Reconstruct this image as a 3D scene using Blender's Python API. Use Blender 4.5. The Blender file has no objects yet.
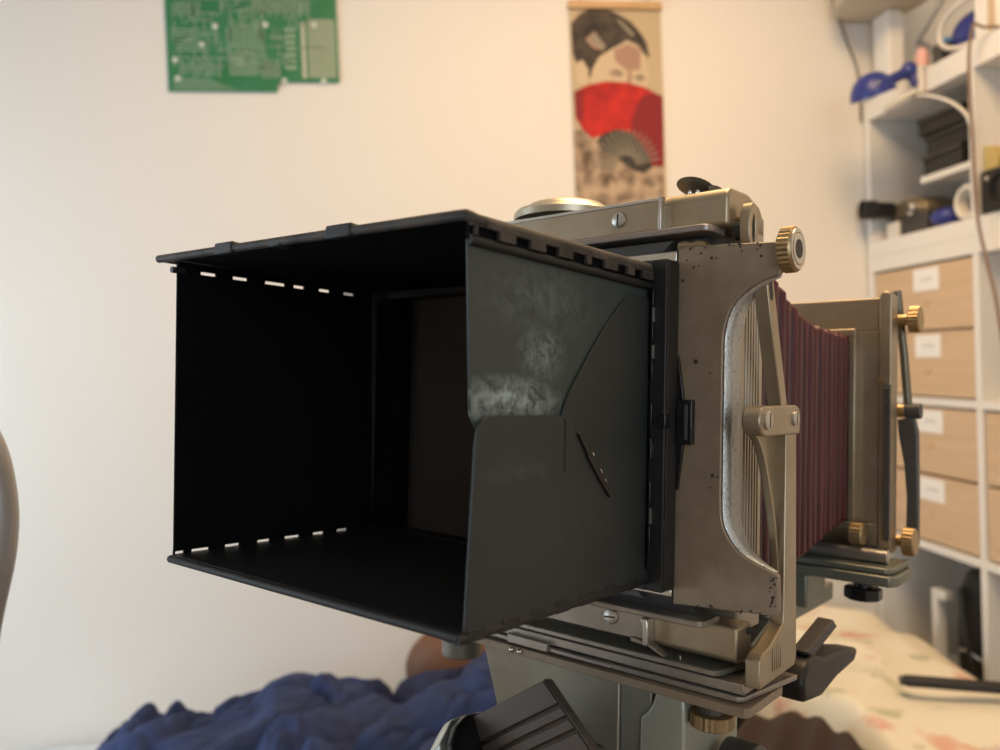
import bpy, bmesh, math, random
from mathutils import Vector, Matrix, noise
random.seed(7); noise.seed_set(2)
C = bpy.context.scene.collection
SC = bpy.context.scene
PI = math.pi

# ------------------------------------------------------------------ camera, world, light, exposure
cam_d = bpy.data.cameras.new('camera'); cam = bpy.data.objects.new('camera', cam_d); C.objects.link(cam)
SC.camera = cam
cam_d.sensor_width = 36; cam_d.lens = 28.8; cam_d.clip_start = 0.01; cam_d.clip_end = 50
RX = Vector((0.9899, -0.0416, 0.1355)); RY = Vector((-0.1362, -0.0149, 0.9906)); RZ = Vector((-0.0392, -0.9990, -0.0204))
right = Vector((RX[0], RY[0], RZ[0])); down = Vector((RX[1], RY[1], RZ[1])); fwd = right.cross(down)
right = right.normalized(); fwd = fwd.normalized(); up = right.cross(fwd).normalized()
cam.matrix_world = Matrix(((right.x, up.x, -fwd.x, 0), (right.y, up.y, -fwd.y, 0), (right.z, up.z, -fwd.z, 1.15), (0, 0, 0, 1)))
cam_d.dof.use_dof = True; cam_d.dof.focus_distance = 0.405; cam_d.dof.aperture_fstop = 7.5

SC.view_settings.view_transform = 'Standard'; SC.view_settings.look = 'None'
SC.view_settings.gamma = 1; SC.view_settings.use_curve_mapping = False
SC.view_settings.exposure = 0.42
w = bpy.data.worlds.new('world'); SC.world = w; w.use_nodes = True
w.node_tree.nodes['Background'].inputs[0].default_value = (0.75, 0.85, 1.0, 1); w.node_tree.nodes['Background'].inputs[1].default_value = 1.0


def area_light(name, loc, target, sx, sy, power, color, spread=PI):
    l = bpy.data.lights.new(name, 'AREA'); l.shape = 'RECTANGLE'; l.size = sx; l.size_y = sy
    l.energy = power; l.color = color; l.spread = spread
    o = bpy.data.objects.new(name, l); C.objects.link(o); o.location = loc
    o.rotation_euler = (Vector(target) - Vector(loc)).to_track_quat('-Z', 'Y').to_euler()
    return o


area_light('window_daylight', (0.25, -1.69, 1.45), (0.0, 0.6, 1.05), 1.1, 1.1, 8.5, (0.82, 0.93, 1.0))
area_light('side_window_daylight', (-1.66, 0.95, 1.05), (0.3, 1.55, 0.75), 0.9, 1.1, 12.5, (0.68, 0.86, 1.0))
area_light('ceiling_light_glow', (0.50, 0.78, 2.36), (0.50, 0.78, 0.0), 0.70, 0.70, 18.5, (1.0, 0.665, 0.34))

# ------------------------------------------------------------------ materials
MATS = {}


def mat(name, col, rough=0.6, metal=0.0, bump=0.0, bscale=60.0, var=0.0, vscale=8.0, col2=None, sheen=0.0, spec=0.5, detail=4.0, stretch=None, lo=0.35, hi=0.65):
    if name in MATS: return MATS[name]
    m = bpy.data.materials.new(name); m.use_nodes = True; nt = m.node_tree
    b = nt.nodes['Principled BSDF']
    b.inputs['Base Color'].default_value = (*col, 1); b.inputs['Roughness'].default_value = rough
    b.inputs['Metallic'].default_value = metal; b.inputs['Specular IOR Level'].default_value = spec
    if sheen: b.inputs['Sheen Weight'].default_value = sheen
    tc = nt.nodes.new('ShaderNodeTexCoord'); vec = tc.outputs['Object']
    if stretch:
        mp = nt.nodes.new('ShaderNodeMapping'); mp.inputs['Scale'].default_value = stretch
        nt.links.new(vec, mp.inputs['Vector']); vec = mp.outputs['Vector']
    if col2 is not None or var:
        n = nt.nodes.new('ShaderNodeTexNoise'); n.inputs['Scale'].default_value = vscale; n.inputs['Detail'].default_value = detail
        nt.links.new(vec, n.inputs['Vector'])
        r = nt.nodes.new('ShaderNodeValToRGB'); r.color_ramp.elements[0].position = lo; r.color_ramp.elements[1].position = hi
        c2 = col2 if col2 is not None else tuple(max(0, c * (1 - var)) for c in col)
        r.color_ramp.elements[0].color = (*c2, 1); r.color_ramp.elements[1].color = (*col, 1)
        nt.links.new(n.outputs['Fac'], r.inputs['Fac']); nt.links.new(r.outputs['Color'], b.inputs['Base Color'])
    if bump:
        n2 = nt.nodes.new('ShaderNodeTexNoise'); n2.inputs['Scale'].default_value = bscale; n2.inputs['Detail'].default_value = 3
        nt.links.new(vec, n2.inputs['Vector'])
        bp = nt.nodes.new('ShaderNodeBump'); bp.inputs['Strength'].default_value = bump; bp.inputs['Distance'].default_value = 0.002
        nt.links.new(n2.outputs['Fac'], bp.inputs['Height']); nt.links.new(bp.outputs['Normal'], b.inputs['Normal'])
    MATS[name] = m
    return m


def emit(name, col, s):
    m = bpy.data.materials.new(name); m.use_nodes = True; b = m.node_tree.nodes['Principled BSDF']
    b.inputs['Base Color'].default_value = (*col, 1); b.inputs['Emission Color'].default_value = (*col, 1); b.inputs['Emission Strength'].default_value = s
    return m


plaster = mat('plaster', (0.80, 0.765, 0.715), 0.9, bump=0.08, bscale=120)
ceil_m = mat('ceiling_paint', (0.80, 0.78, 0.74), 0.9)
floor_m = mat('floor_wood', (0.33, 0.22, 0.13), 0.5, col2=(0.22, 0.14, 0.08), vscale=4, stretch=(1, 9, 1))
white_lam = mat('white_laminate', (0.80, 0.77, 0.72), 0.45)
tan_lam = mat('oak_drawer', (0.66, 0.47, 0.30), 0.5, col2=(0.60, 0.42, 0.26), vscale=6, stretch=(1, 1, 9))
paper = mat('paper_card', (0.88, 0.86, 0.82), 0.8)
ink = mat('faint_ink', (0.45, 0.43, 0.42), 0.8)
hood_m = mat('black_plastic', (0.0075, 0.008, 0.0085), 0.55, bump=0.12, bscale=300)
hood_in = mat('black_flocked_plastic', (0.0022, 0.0022, 0.0026), 0.85, spec=0.12)
hood_edge = mat('dusty_black_edge', (0.065, 0.052, 0.042), 0.65, col2=(0.018, 0.016, 0.015), vscale=60, bump=0.1, bscale=400)
gloss_blk = mat('gloss_black', (0.008, 0.008, 0.009), 0.25)
hammer = mat('hammered_taupe', (0.285, 0.218, 0.150), 0.43, metal=0.2, bump=0.14, bscale=1100, col2=(0.240, 0.180, 0.120), vscale=90, detail=6)
worn = mat('worn_bare_metal', (0.56, 0.58, 0.58), 0.40, metal=0.75, bump=0.3, bscale=500, col2=(0.27, 0.26, 0.24), vscale=420, lo=0.30, hi=0.44)
champ = mat('champagne_metal', (0.405, 0.338, 0.245), 0.38, metal=0.75, bump=0.06, bscale=200, col2=(0.33, 0.265, 0.175), vscale=25)
silver = mat('brushed_silver', (0.62, 0.60, 0.56), 0.28, metal=0.9, bump=0.05, bscale=300, col2=(0.50, 0.48, 0.44), vscale=40)
taupe_bar = mat('taupe_grey_metal', (0.33, 0.29, 0.245), 0.36, metal=0.6, bump=0.06, bscale=300, col2=(0.26, 0.225, 0.185), vscale=40)
lilac = mat('lilac_grey_metal', (0.31, 0.265, 0.245), 0.35, metal=0.6)
green_grey = mat('green_grey_metal', (0.20, 0.205, 0.165), 0.40, metal=0.5, bump=0.05, bscale=150, col2=(0.15, 0.15, 0.12), vscale=20)
olive_dark = mat('dark_olive_metal', (0.17, 0.15, 0.11), 0.38, metal=0.6)
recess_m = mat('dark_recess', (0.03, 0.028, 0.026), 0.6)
graydark = mat('dark_grey_metal', (0.085, 0.082, 0.078), 0.45, metal=0.4)
block_m = mat('grey_green_casting', (0.27, 0.255, 0.20), 0.42, metal=0.5, col2=(0.20, 0.165, 0.115), vscale=18, bump=0.08, bscale=200)
block_p = mat('pale_green_casting', (0.36, 0.37, 0.31), 0.45, metal=0.4, bump=0.06, bscale=120)
brass = mat('brass', (0.43, 0.31, 0.165), 0.42, metal=0.9, bump=0.03)
brass_dull = mat('dull_brass', (0.33, 0.24, 0.13), 0.42, metal=0.8)
chrome = mat('chrome', (0.75, 0.74, 0.72), 0.18, metal=1.0)
bellow_m = mat('maroon_bellows', (0.046, 0.0055, 0.009), 0.5, bump=0.1, bscale=300)
ribbed = mat('ribbed_black', (0.085, 0.072, 0.064), 0.36, metal=0.5)
lens_glass = mat('lens_glass', (0.01, 0.012, 0.02), 0.05)


def scuffed(name, base, chalk, spots):
    """dark green-grey painted leaf with chalky scuff marks; spots = (y, z, ry, rz, scale, amount) in the camera's own frame"""
    m = bpy.data.materials.new(name); m.use_nodes = True; nt = m.node_tree; b = nt.nodes['Principled BSDF']
    b.inputs['Roughness'].default_value = 0.5
    tc = nt.nodes.new('ShaderNodeTexCoord'); prev = None
    for (y, z, ry, rz, sc, am) in spots:
        mp = nt.nodes.new('ShaderNodeMapping'); mp.inputs['Location'].default_value = (0, -y / ry, -z / rz); mp.inputs['Scale'].default_value = (0, 1 / ry, 1 / rz)
        nt.links.new(tc.outputs['Object'], mp.inputs['Vector'])
        ln = nt.nodes.new('ShaderNodeVectorMath'); ln.operation = 'LENGTH'; nt.links.new(mp.outputs['Vector'], ln.inputs[0])
        rm = nt.nodes.new('ShaderNodeMapRange'); rm.inputs[1].default_value = 0.2; rm.inputs[2].default_value = 1.0; rm.inputs[3].default_value = 1; rm.inputs[4].default_value = 0
        nt.links.new(ln.outputs['Value'], rm.inputs[0])
        n = nt.nodes.new('ShaderNodeTexNoise'); n.inputs['Scale'].default_value = sc; n.inputs['Detail'].default_value = 9; n.inputs['Roughness'].default_value = 0.7; n.inputs['Distortion'].default_value = 0.6
        nt.links.new(tc.outputs['Object'], n.inputs['Vector'])
        r2 = nt.nodes.new('ShaderNodeMapRange'); r2.inputs[1].default_value = 0.40; r2.inputs[2].default_value = 0.60; r2.inputs[3].default_value = 0; r2.inputs[4].default_value = am
        nt.links.new(n.outputs['Fac'], r2.inputs[0])
        mu = nt.nodes.new('ShaderNodeMath'); mu.operation = 'MULTIPLY'; nt.links.new(rm.outputs[0], mu.inputs[0]); nt.links.new(r2.outputs[0], mu.inputs[1])
        if prev is None: prev = mu.outputs[0]
        else:
            ad = nt.nodes.new('ShaderNodeMath'); ad.operation = 'MAXIMUM'; nt.links.new(prev, ad.inputs[0]); nt.links.new(mu.outputs[0], ad.inputs[1]); prev = ad.outputs[0]
    mix = nt.nodes.new('ShaderNodeMix'); mix.data_type = 'RGBA'; mix.inputs[6].default_value = (*base, 1); mix.inputs[7].default_value = (*chalk, 1)
    nt.links.new(prev, mix.inputs[0]); nt.links.new(mix.outputs[2], b.inputs['Base Color'])
    return m


leaf_up = scuffed('scuffed_green_black', (0.029, 0.042, 0.040), (0.30, 0.37, 0.36),
                  [(-0.126, 0.0080, 0.042, 0.0120, 150, 1.0), (-0.104, 0.028, 0.020, 0.015, 200, 0.5), (-0.105, 0.052, 0.05, 0.02, 120, 0.18)])
leaf_lo = scuffed('scuffed_black', (0.0165, 0.0215, 0.0205), (0.075, 0.105, 0.10), [(-0.122, -0.022, 0.03, 0.006, 90, 0.35), (-0.10, -0.05, 0.06, 0.03, 40, 0.1)])
leaf_re = mat('satin_black', (0.0150, 0.0205, 0.0195), 0.5)

# ------------------------------------------------------------------ mesh helpers
def box(bm, x0, x1, y0, y1, z0, z1):
    vs = [bm.verts.new((x, y, z)) for x in (x0, x1) for y in (y0, y1) for z in (z0, z1)]
    for f in ((0, 1, 3, 2), (4, 6, 7, 5), (0, 4, 5, 1), (2, 3, 7, 6), (0, 2, 6, 4), (1, 5, 7, 3)):
        bm.faces.new([vs[i] for i in f])


def hexa(bm, p):
    """eight points: four of the bottom, four of the top"""
    vs = [bm.verts.new(q) for q in p]
    for f in ((3, 2, 1, 0), (4, 5, 6, 7), (0, 1, 5, 4), (1, 2, 6, 5), (2, 3, 7, 6), (3, 0, 4, 7)):
        bm.faces.new([vs[i] for i in f])


def prism(bm, pts, axis, a0, a1):
    """polygon in the two other axes (cyclic order kept), extruded along axis"""
    def P(p, a):
        if axis == 'x': return (a, p[0], p[1])
        if axis == 'y': return (p[0], a, p[1])
        return (p[0], p[1], a)
    A = [bm.verts.new(P(p, a0)) for p in pts]; B = [bm.verts.new(P(p, a1)) for p in pts]
    n = len(pts)
    bm.faces.new(A); bm.faces.new(B[::-1])
    for i in range(n): bm.faces.new((A[i], B[i], B[(i + 1) % n], A[(i + 1) % n]))


def frame_of(d):
    d = Vector(d).normalized(); a = Vector((0, 0, 1)) if abs(d.z) < 0.9 else Vector((1, 0, 0))
    u = d.cross(a).normalized(); return d, u, u.cross(d)


def lathe(bm, c, d, prof, seg=24, knurl=0.0, kfrom=None):
    """prof: list of (distance along d, radius); knurl = ridge height on alternate segments for the rings listed in kfrom"""
    c = Vector(c); d, u, v = frame_of(d); rings = []
    for k, (h, r) in enumerate(prof):
        ring = []
        for i in range(seg):
            rr = r + (knurl if (kfrom and k in kfrom and i % 2) else 0)
            a = 2 * PI * i / seg
            ring.append(bm.verts.new(c + d * h + u * (math.cos(a) * rr) + v * (math.sin(a) * rr)))
        rings.append(ring)
    for k in range(len(rings) - 1):
        for i in range(seg):
            bm.faces.new((rings[k][i], rings[k][(i + 1) % seg], rings[k + 1][(i + 1) % seg], rings[k + 1][i]))
    bm.faces.new(rings[0][::-1]); bm.faces.new(rings[-1])


def cyl(bm, p0, p1, r, r1=None, seg=20):
    p0 = Vector(p0); p1 = Vector(p1)
    lathe(bm, p0, p1 - p0, [(0, r), ((p1 - p0).length, r if r1 is None else r1)], seg)


def tube(bm, pts, r, seg=10):
    pts = [Vector(p) for p in pts]; rings = []
    for i, p in enumerate(pts):
        t = (pts[min(i + 1, len(pts) - 1)] - pts[max(i - 1, 0)])
        d, u, v = frame_of(t)
        if rings:
            u = pu - d * pu.dot(d); u.normalize(); v = u.cross(d)
        pu = u
        rings.append([bm.verts.new(p + u * math.cos(2 * PI * k / seg) * r + v * math.sin(2 * PI * k / seg) * r) for k in range(seg)])
    for a, b in zip(rings, rings[1:]):
        for k in range(seg): bm.faces.new((a[k], a[(k + 1) % seg], b[(k + 1) % seg], b[k]))
    bm.faces.new(rings[0][::-1]); bm.faces.new(rings[-1])


def spline(ctrl, n=8):
    pts = [Vector(p) for p in ctrl]; out = []
    for i in range(len(pts) - 1):
        a = pts[max(i - 1, 0)]; b = pts[i]; c = pts[i + 1]; d = pts[min(i + 2, len(pts) - 1)]
        for k in range(n):
            t = k / n
            out.append(0.5 * ((2 * b) + (c - a) * t + (2 * a - 5 * b + 4 * c - d) * t * t + (3 * b - a - 3 * c + d) * t ** 3))
    out.append(pts[-1]); return out


def ellipsoid(bm, c, r, rot=None, seg=16, rings=10):
    m = Matrix.Translation(c) @ (rot.to_4x4() if rot else Matrix()) @ Matrix.Diagonal((*r, 1))
    bmesh.ops.create_uvsphere(bm, u_segments=seg, v_segments=rings, radius=1, matrix=m)


def obj(name, bm, m, parent=None, bevel=0.0, smooth=False, seg=2, angle=35, solid=0.0):
    me = bpy.data.meshes.new(name)
    bmesh.ops.recalc_face_normals(bm, faces=bm.faces[:])
    bm.to_mesh(me); bm.free()
    for mm in (m if isinstance(m, (list, tuple)) else [m]): me.materials.append(mm)
    o = bpy.data.objects.new(name, me); C.objects.link(o)
    if parent: o.parent = parent
    if solid:
        s = o.modifiers.new('thickness', 'SOLIDIFY'); s.thickness = solid; s.offset = -1
    if bevel:
        b = o.modifiers.new('bevel', 'BEVEL'); b.width = bevel; b.segments = seg; b.limit_method = 'ANGLE'; b.angle_limit = math.radians(angle)
    if smooth or bevel:
        for p in me.polygons: p.use_smooth = True
        try: me.set_sharp_from_angle(angle=math.radians(38))
        except Exception: pass
    return o


def BM(): return bmesh.new()


def quick(name, m, parent, fn, bevel=0.0, smooth=False, **k):
    bm = BM(); fn(bm); return obj(name, bm, m, parent, bevel, smooth, **k)


def tag(o, label, cat, group=None):
    o['label'] = label; o['category'] = cat
    if group: o['group'] = group
    return o


def thing(name, label, cat, loc=(0, 0, 0), rotz=0.0, group=None):
    o = bpy.data.objects.new(name, None); C.objects.link(o); o.location = loc; o.rotation_euler = (0, 0, rotz)
    o.empty_display_size = 0.05
    return tag(o, label, cat, group)


def struct(name, bm, m, parent=None, **k):
    o = obj(name, bm, m, parent, **k)
    o['kind'] = 'structure'
    return o


def dup(root, **k):
    r = root.copy(); C.objects.link(r)
    for ch in list(root.children):
        c = ch.copy(); C.objects.link(c); c.parent = r
        for g in list(ch.children):
            e = g.copy(); C.objects.link(e); e.parent = c
    return r


# ------------------------------------------------------------------ the room
RXW, LXW, BYW, FYW, HT = 1.585, -1.72, 1.85, -1.75, 2.45
bm = BM(); box(bm, LXW - .1, RXW + .1, BYW, BYW + .1, 0, HT); struct('wall_back', bm, plaster)
bm = BM(); box(bm, RXW, RXW + .1, FYW, BYW, 0, HT); struct('wall_right', bm, plaster)
VY0, VY1, VZ0, VZ1 = 0.45, 1.45, 0.45, 1.65
bm = BM()
box(bm, LXW - .1, LXW, FYW, VY0, 0, HT); box(bm, LXW - .1, LXW, VY1, BYW, 0, HT)
box(bm, LXW - .1, LXW, VY0, VY1, 0, VZ0); box(bm, LXW - .1, LXW, VY0, VY1, VZ1, HT)
struct('wall_left', bm, plaster)
bm = BM(); box(bm, LXW - .1, RXW + .1, FYW - .1, BYW + .1, -.1, 0); struct('floor', bm, floor_m)
bm = BM(); box(bm, LXW - .1, RXW + .1, FYW - .1, BYW + .1, HT, HT + .1); struct('ceiling', bm, ceil_m)
WX0, WX1, WZ0, WZ1 = -0.35, 0.85, 0.85, 2.05
bm = BM()
box(bm, LXW - .1, WX0, FYW - .1, FYW, 0, HT); box(bm, WX1, RXW + .1, FYW - .1, FYW, 0, HT)
box(bm, WX0, WX1, FYW - .1, FYW, 0, WZ0); box(bm, WX0, WX1, FYW - .1, FYW, WZ1, HT)
struct('wall_front', bm, plaster)
bm = BM(); wm = (WX0 + WX1) / 2
for (xa, xb, za, zb) in ((WX0, WX0 + .05, WZ0, WZ1), (WX1 - .05, WX1, WZ0, WZ1), (WX0 + .05, WX1 - .05, WZ0, WZ0 + .05), (WX0 + .05, WX1 - .05, WZ1 - .05, WZ1), (wm - .025, wm + .025, WZ0 + .05, WZ1 - .05)):
    box(bm, xa, xb, FYW - .08, FYW - .03, za, zb)
win = struct('window_1', bm, white_lam)
glass = bpy.data.materials.new('window_glass'); glass.use_nodes = True
gb = glass.node_tree.nodes['Principled BSDF']; gb.inputs['Transmission Weight'].default_value = 1; gb.inputs['Roughness'].default_value = 0; gb.inputs['IOR'].default_value = 1.05
for (a, b) in ((WX0 + .05, wm - .025), (wm + .025, WX1 - .05)):
    bm = BM(); box(bm, a, b, FYW - .058, FYW - .052, WZ0 + .05, WZ1 - .05); obj('window_pane', bm, glass, win)
bm = BM()
for a in ((VY0, VY0 + .05, VZ0, VZ1), (VY1 - .05, VY1, VZ0, VZ1), (VY0 + .05, VY1 - .05, VZ0, VZ0 + .05), (VY0 + .05, VY1 - .05, VZ1 - .05, VZ1)):
    box(bm, LXW - .08, LXW - .03, *a)
win2 = struct('window_2', bm, white_lam)
bm = BM(); box(bm, LXW - .058, LXW - .052, VY0 + .05, VY1 - .05, VZ0 + .05, VZ1 - .05); obj('window_pane', bm, glass, win2)
lamp = thing('ceiling_light', 'round warm ceiling light with opal shade above the bed', 'ceiling light', (0.50, 0.78, HT))
quick('mount', white_lam, lamp, lambda b: lathe(b, (0, 0, 0), (0, 0, -1), [(0, .06), (.02, .06), (.03, .05)], 24))
quick('shade', emit('opal_glow', (1.0, 0.80, 0.55), 1.0), lamp, lambda b: lathe(b, (0, 0, -.03), (0, 0, -1), [(0, .13), (.012, .15), (.035, .15), (.045, .13)], 32), smooth=True)

# ------------------------------------------------------------------ the view camera (own frame: x right, y along the rail, z up)
VC = Matrix(((0.6747, 0.7350, 0.0675, 0.1571), (-0.7379, 0.6737, 0.0406, 0.3917), (-0.0156, -0.0771, 0.9969, 1.1146), (0, 0, 0, 1)))
vc = thing('view_camera', 'large old metal view camera with maroon bellows and worn taupe front standard', 'camera')
vc.matrix_world = VC
WC = -0.130                                                    # middle of the camera


def mir(x): return 2 * WC - x


def arc(cx, cz, r0, a0, a1, n, r1=None):
    r1 = r0 if r1 is None else r1
    return [(cx + r0 * math.cos(math.radians(a0 + (a1 - a0) * i / n)), cz + r1 * math.sin(math.radians(a0 + (a1 - a0) * i / n))) for i in range(n + 1)]


# --- flanged front plate: right and left columns with flared feet
def hplate_pts():
    p = [(-.0150, .0910), (.0365, .0880), (.0395, .0862), (.0400, .0735), (.0385, .0712)]
    p += spline2([(.0385, .0712), (.0300, .0690), (.0215, .0640), (.0145, .0560), (.0110, .0440), (.0106, .0300)])
    p += spline2([(.0106, -.0300), (.0110, -.0480), (.0140, -.0570), (.0200, -.0645), (.0285, -.0690), (.0385, -.0722)])
    p += [(.0402, -.0735), (.0406, -.0900), (.0390, -.0926), (-.0150, -.0965)]
    return p


def spline2(c, n=5): return [(v.x, v.y) for v in spline([(a, b, 0) for a, b in c], n)]


hp = hplate_pts()
def back_of(x):                                                 # the flange is deep at the waist and thins out towards the feet
    t = min(1, max(0, (x - .0125) / .026)); return .0215 - .0175 * t ** .8
def plate(bm, sx):
    prism(bm, [(x if sx > 0 else mir(x), z) for x, z in hp], 'y', 0.0, 0.0215)
    for v in bm.verts:
        if v.co.y > .01: v.co.y = back_of(v.co.x if sx > 0 else mir(v.co.x))
bm = BM(); plate(bm, 1)
hpl = obj('front_plate', bm, hammer, vc, bevel=0.0012)
def inner_strip(bm):
    e = [p for p in hp if p[0] < .0395 and -.0725 < p[1] < .0713 and p[0] > 0]
    # worn edge lining the waist of the plate
    n = len(e)
    for i in range(n - 1):
        a, b_ = e[i], e[i + 1]
        q = [(a[0] + .0004, .0012, a[1]), (b_[0] + .0004, .0012, b_[1]), (b_[0] + .0004, back_of(b_[0]) - .0002, b_[1]), (a[0] + .0004, back_of(a[0]) - .0002, a[1])]
        bm.faces.new([bm.verts.new(v) for v in q])
    bmesh.ops.remove_doubles(bm, verts=bm.verts[:], dist=1e-6)
quick('worn_edge', worn, hpl, inner_strip, smooth=True, solid=0.0003)
bm = BM(); plate(bm, -1); obj('front_plate', bm, hammer, vc, bevel=0.0012)
def chips(bm):
    for (x, z, r) in [(-.006, .079, .0006), (-.003, .0795, .0004), (.004, .083, .0008), (.0065, .0825, .0005), (-.012, .0725, .0009), (-.004, .03, .0012), (.004, .024, .0005), (.006, -.028, .0009), (.009, -.0285, .0006), (.005, -.034, .0005), (.03, .0815, .0007), (.02, .085, .0005), (-.01, .083, .0005), (.028, .085, .0005), (-.002, .086, .0006)]:
        lathe(bm, (x, 0.0002, z), (0, -1, 0), [(0, r * 1.2), (.0004, r)], 7)
quick('paint_chips', recess_m, hpl, chips)['kind'] = 'stuff'
def edge_chips(bm):
    for k in range(46):
        t = random.random()
        if k < 18: x, z = .0395 + random.uniform(-.0035, .0006), -.0735 - .018 * t
        elif k < 32: x, z = -.014 + .05 * t, .0902 - .0029 * t + random.uniform(-.0012, .0004)
        else: x, z = -.012 + .05 * t, -.0955 + .003 * t + random.uniform(-.0004, .0012)
        s = random.uniform(.0003, .0008)
        prism(bm, [(x - s, z), (x, z - s), (x + s, z + .0002), (x + .0001, z + s)], 'y', -.0003, .0003)
quick('edge_wear', recess_m, hpl, edge_chips)['kind'] = 'stuff'

# --- body of the front standard: a box frame with housings at the top and bottom
XR, XL = .0108, mir(.0108)
for s_ in (1, -1):
    f = (lambda v: v) if s_ > 0 else mir
    bm = BM(); prism(bm, [(f(XR - .022), .0215), (f(XR), .0215), (f(XR), .052), (f(XR - .022), .052)], 'z', -.112, .112)
    side_m = mat('side_taupe', (0.42, 0.375, 0.305), 0.42, metal=0.7); sf = obj('standard_side', bm, side_m, vc, bevel=0.001)
    for k in range(6):
        y = .0275 + k * .0036; xa, xb = sorted((f(XR - .0002), f(XR + .0006)))
        bm = BM(); box(bm, xa, xb, y, y + .0019, -.098, .098); obj('side_rib', bm, side_m, sf, bevel=0.0003)

# top housing
bm = BM()
prof = [(.0215 - .018, .0999), (.0215 - .018, .1165), (.0075, .1205), (.030, .1215), (.046, .1175), (.0525, .110), (.0525, .0999)]
prism(bm, prof, 'x', XL, XR)
th = obj('top_housing', bm, champ, vc, bevel=0.0022, seg=3)
bm = BM(); box(bm, -.233, -.0268, -.0005, .004, .1010, .1182); cp = obj('cover_plate', bm, champ, th, bevel=0.0006)
bm = BM(); box(bm, -.0268, -.0248, -.0012, .004, .1008, .1192); obj('cover_edge', bm, silver, th, bevel=0.0004)
bm = BM(); box(bm, -.233, -.0268, -.0009, .001, .1166, .1186); obj('cover_edge', bm, silver, th, bevel=0.0003)
def screw(name, c, d, r, parent, slot_dir, m=mat('screw_steel', (0.55, 0.52, 0.47), 0.38, metal=0.85)):
    bm = BM(); lathe(bm, c, d, [(0, r), (.0011, r), (.0016, r * .8)], 20)
    s = obj(name, bm, m, parent, smooth=True)
    bm = BM(); dd = Vector(d).normalized(); sd = Vector(slot_dir).normalized(); cr = dd.cross(sd); c2 = Vector(c) + dd * .0016
    a = r * .82; hw = r * .12
    hexa(bm, [c2 + sd * i * a + cr * j * hw + dd * k for k in (-.0006, .0001) for i, j in ((-1, -1), (1, -1), (1, 1), (-1, 1))])
    obj('screw_slot', bm, recess_m, s)
    return s
screw('screw', (-.0512, -.0005, .1093), (0, -1, 0), .0042, vc, (0.05, 0, 1))
# sliding lip below the top housing
bm = BM(); prism(bm, spline2([(-.0005, -.0068), (.0035, -.0055), (.0055, -.001), (.0058, .012)], 4) + [(-.245, .012), (-.245, -.007)], 'z', .0962, .0998)
obj('top_lip', bm, lilac, vc, bevel=0.0006)
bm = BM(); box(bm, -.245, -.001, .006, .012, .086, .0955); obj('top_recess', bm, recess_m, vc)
bm = BM(); prism(bm, [(-.21, .0872), (-.026, .0872), (-.018, .0945), (-.21, .0945)], 'y', .0005, .006); obj('slide_wedge', bm, graydark, vc, bevel=0.0003)
bm = BM(); prism(bm, [(-.0165, .0890), (-.0168, .0935), (-.012, .0942), (-.009, .0930), (-.005, .0938), (-.001, .0928), (0.001, .0890)], 'y', .002, .009); obj('slide_stop', bm, brass_dull, vc, bevel=0.0006)
# lens board frame: silver strips above and below, dark board between
bm = BM()
box(bm, -.2445, -.0155, -.0006, .012, .0826, .0888); obj('board_frame_rail', bm, silver, vc, bevel=0.0008)
bm = BM(); box(bm, -.2445, -.0155, -.0006, .012, -.0932, -.0888); obj('board_frame_rail', bm, silver, vc, bevel=0.0008)
bm = BM(); box(bm, -.2445, -.0155, .004, .012, -.0888, .0826); lb = obj('lens_board', bm, mat('dark_board', (0.050, 0.040, 0.034), 0.5), vc)
bm = BM(); lathe(bm, (-.13, .004, 0), (0, -1, 0), [(0, .020), (.006, .020), (.006, .017), (.014, .016), (.018, .017), (.018, .015), (.014, .014)], 36); ln = obj('lens', bm, gloss_blk, vc, smooth=True)
bm = BM(); lathe(bm, (-.13, -.0098, 0), (0, -1, 0), [(0, .0138), (.002, .009), (.003, .003)], 28); obj('lens_glass', bm, lens_glass, ln, smooth=True)

# lug, thumb leaf, dome on the top housing
def lug(bm):
    pts = arc(.0165, .1000, .0062, 0, 360, 28, .0130)[:-1]
    ins = arc(.0165, .0990, .0024, 0, 360, 28, .0075)[:-1]
    for x0, x1 in ((.0140, .0195),):
        A = [bm.verts.new((x0, *p)) for p in pts]; B = [bm.verts.new((x1, *p)) for p in pts]
        Ai = [bm.verts.new((x0, *p)) for p in ins]; Bi = [bm.verts.new((x1, *p)) for p in ins]
        n = len(pts)
        for i in range(n):
            j = (i + 1) % n
            bm.faces.new((A[i], A[j], B[j], B[i])); bm.faces.new((Ai[j], Ai[i], Bi[i], Bi[j]))
            bm.faces.new((B[i], B[j], Bi[j], Bi[i])); bm.faces.new((A[j], A[i], Ai[i], Ai[j]))
lg = quick('strap_lug', champ, vc, lug, bevel=0.0006)
quick('lug_pin', brass, lg, lambda b: cyl(b, (.0088, .0165, .105), (.0165, .0165, .105), .0016, seg=12))
quick('lug_core', recess_m, lg, lambda b: cyl(b, (.0098, .0165, .0990), (.0150, .0165, .0990), .0050, seg=16))
def leaf(bm):
    rot = Matrix.Rotation(math.radians(10), 3, 'Y') @ Matrix.Rotation(math.radians(-30), 3, 'X')
    ellipsoid(bm, (-.0145, .018, .1262), (.0112, .0085, .0012), rot, 24, 8)
    prism(bm, [(-.0060, .1222), (-.0060, .1262), (-.0010, .1246), (.0035, .1218), (.0030, .1205)], 'y', .016, .022)
quick('thumb_lever', olive_dark, vc, leaf, smooth=True)
quick('lever_stud', chrome, vc, lambda b: [ellipsoid(b, (-.0145 + i * .0045, .012, .1218 - i * .0003), (.0013, .0013, .0018), None, 10, 8) for i in range(2)], smooth=True)
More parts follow.
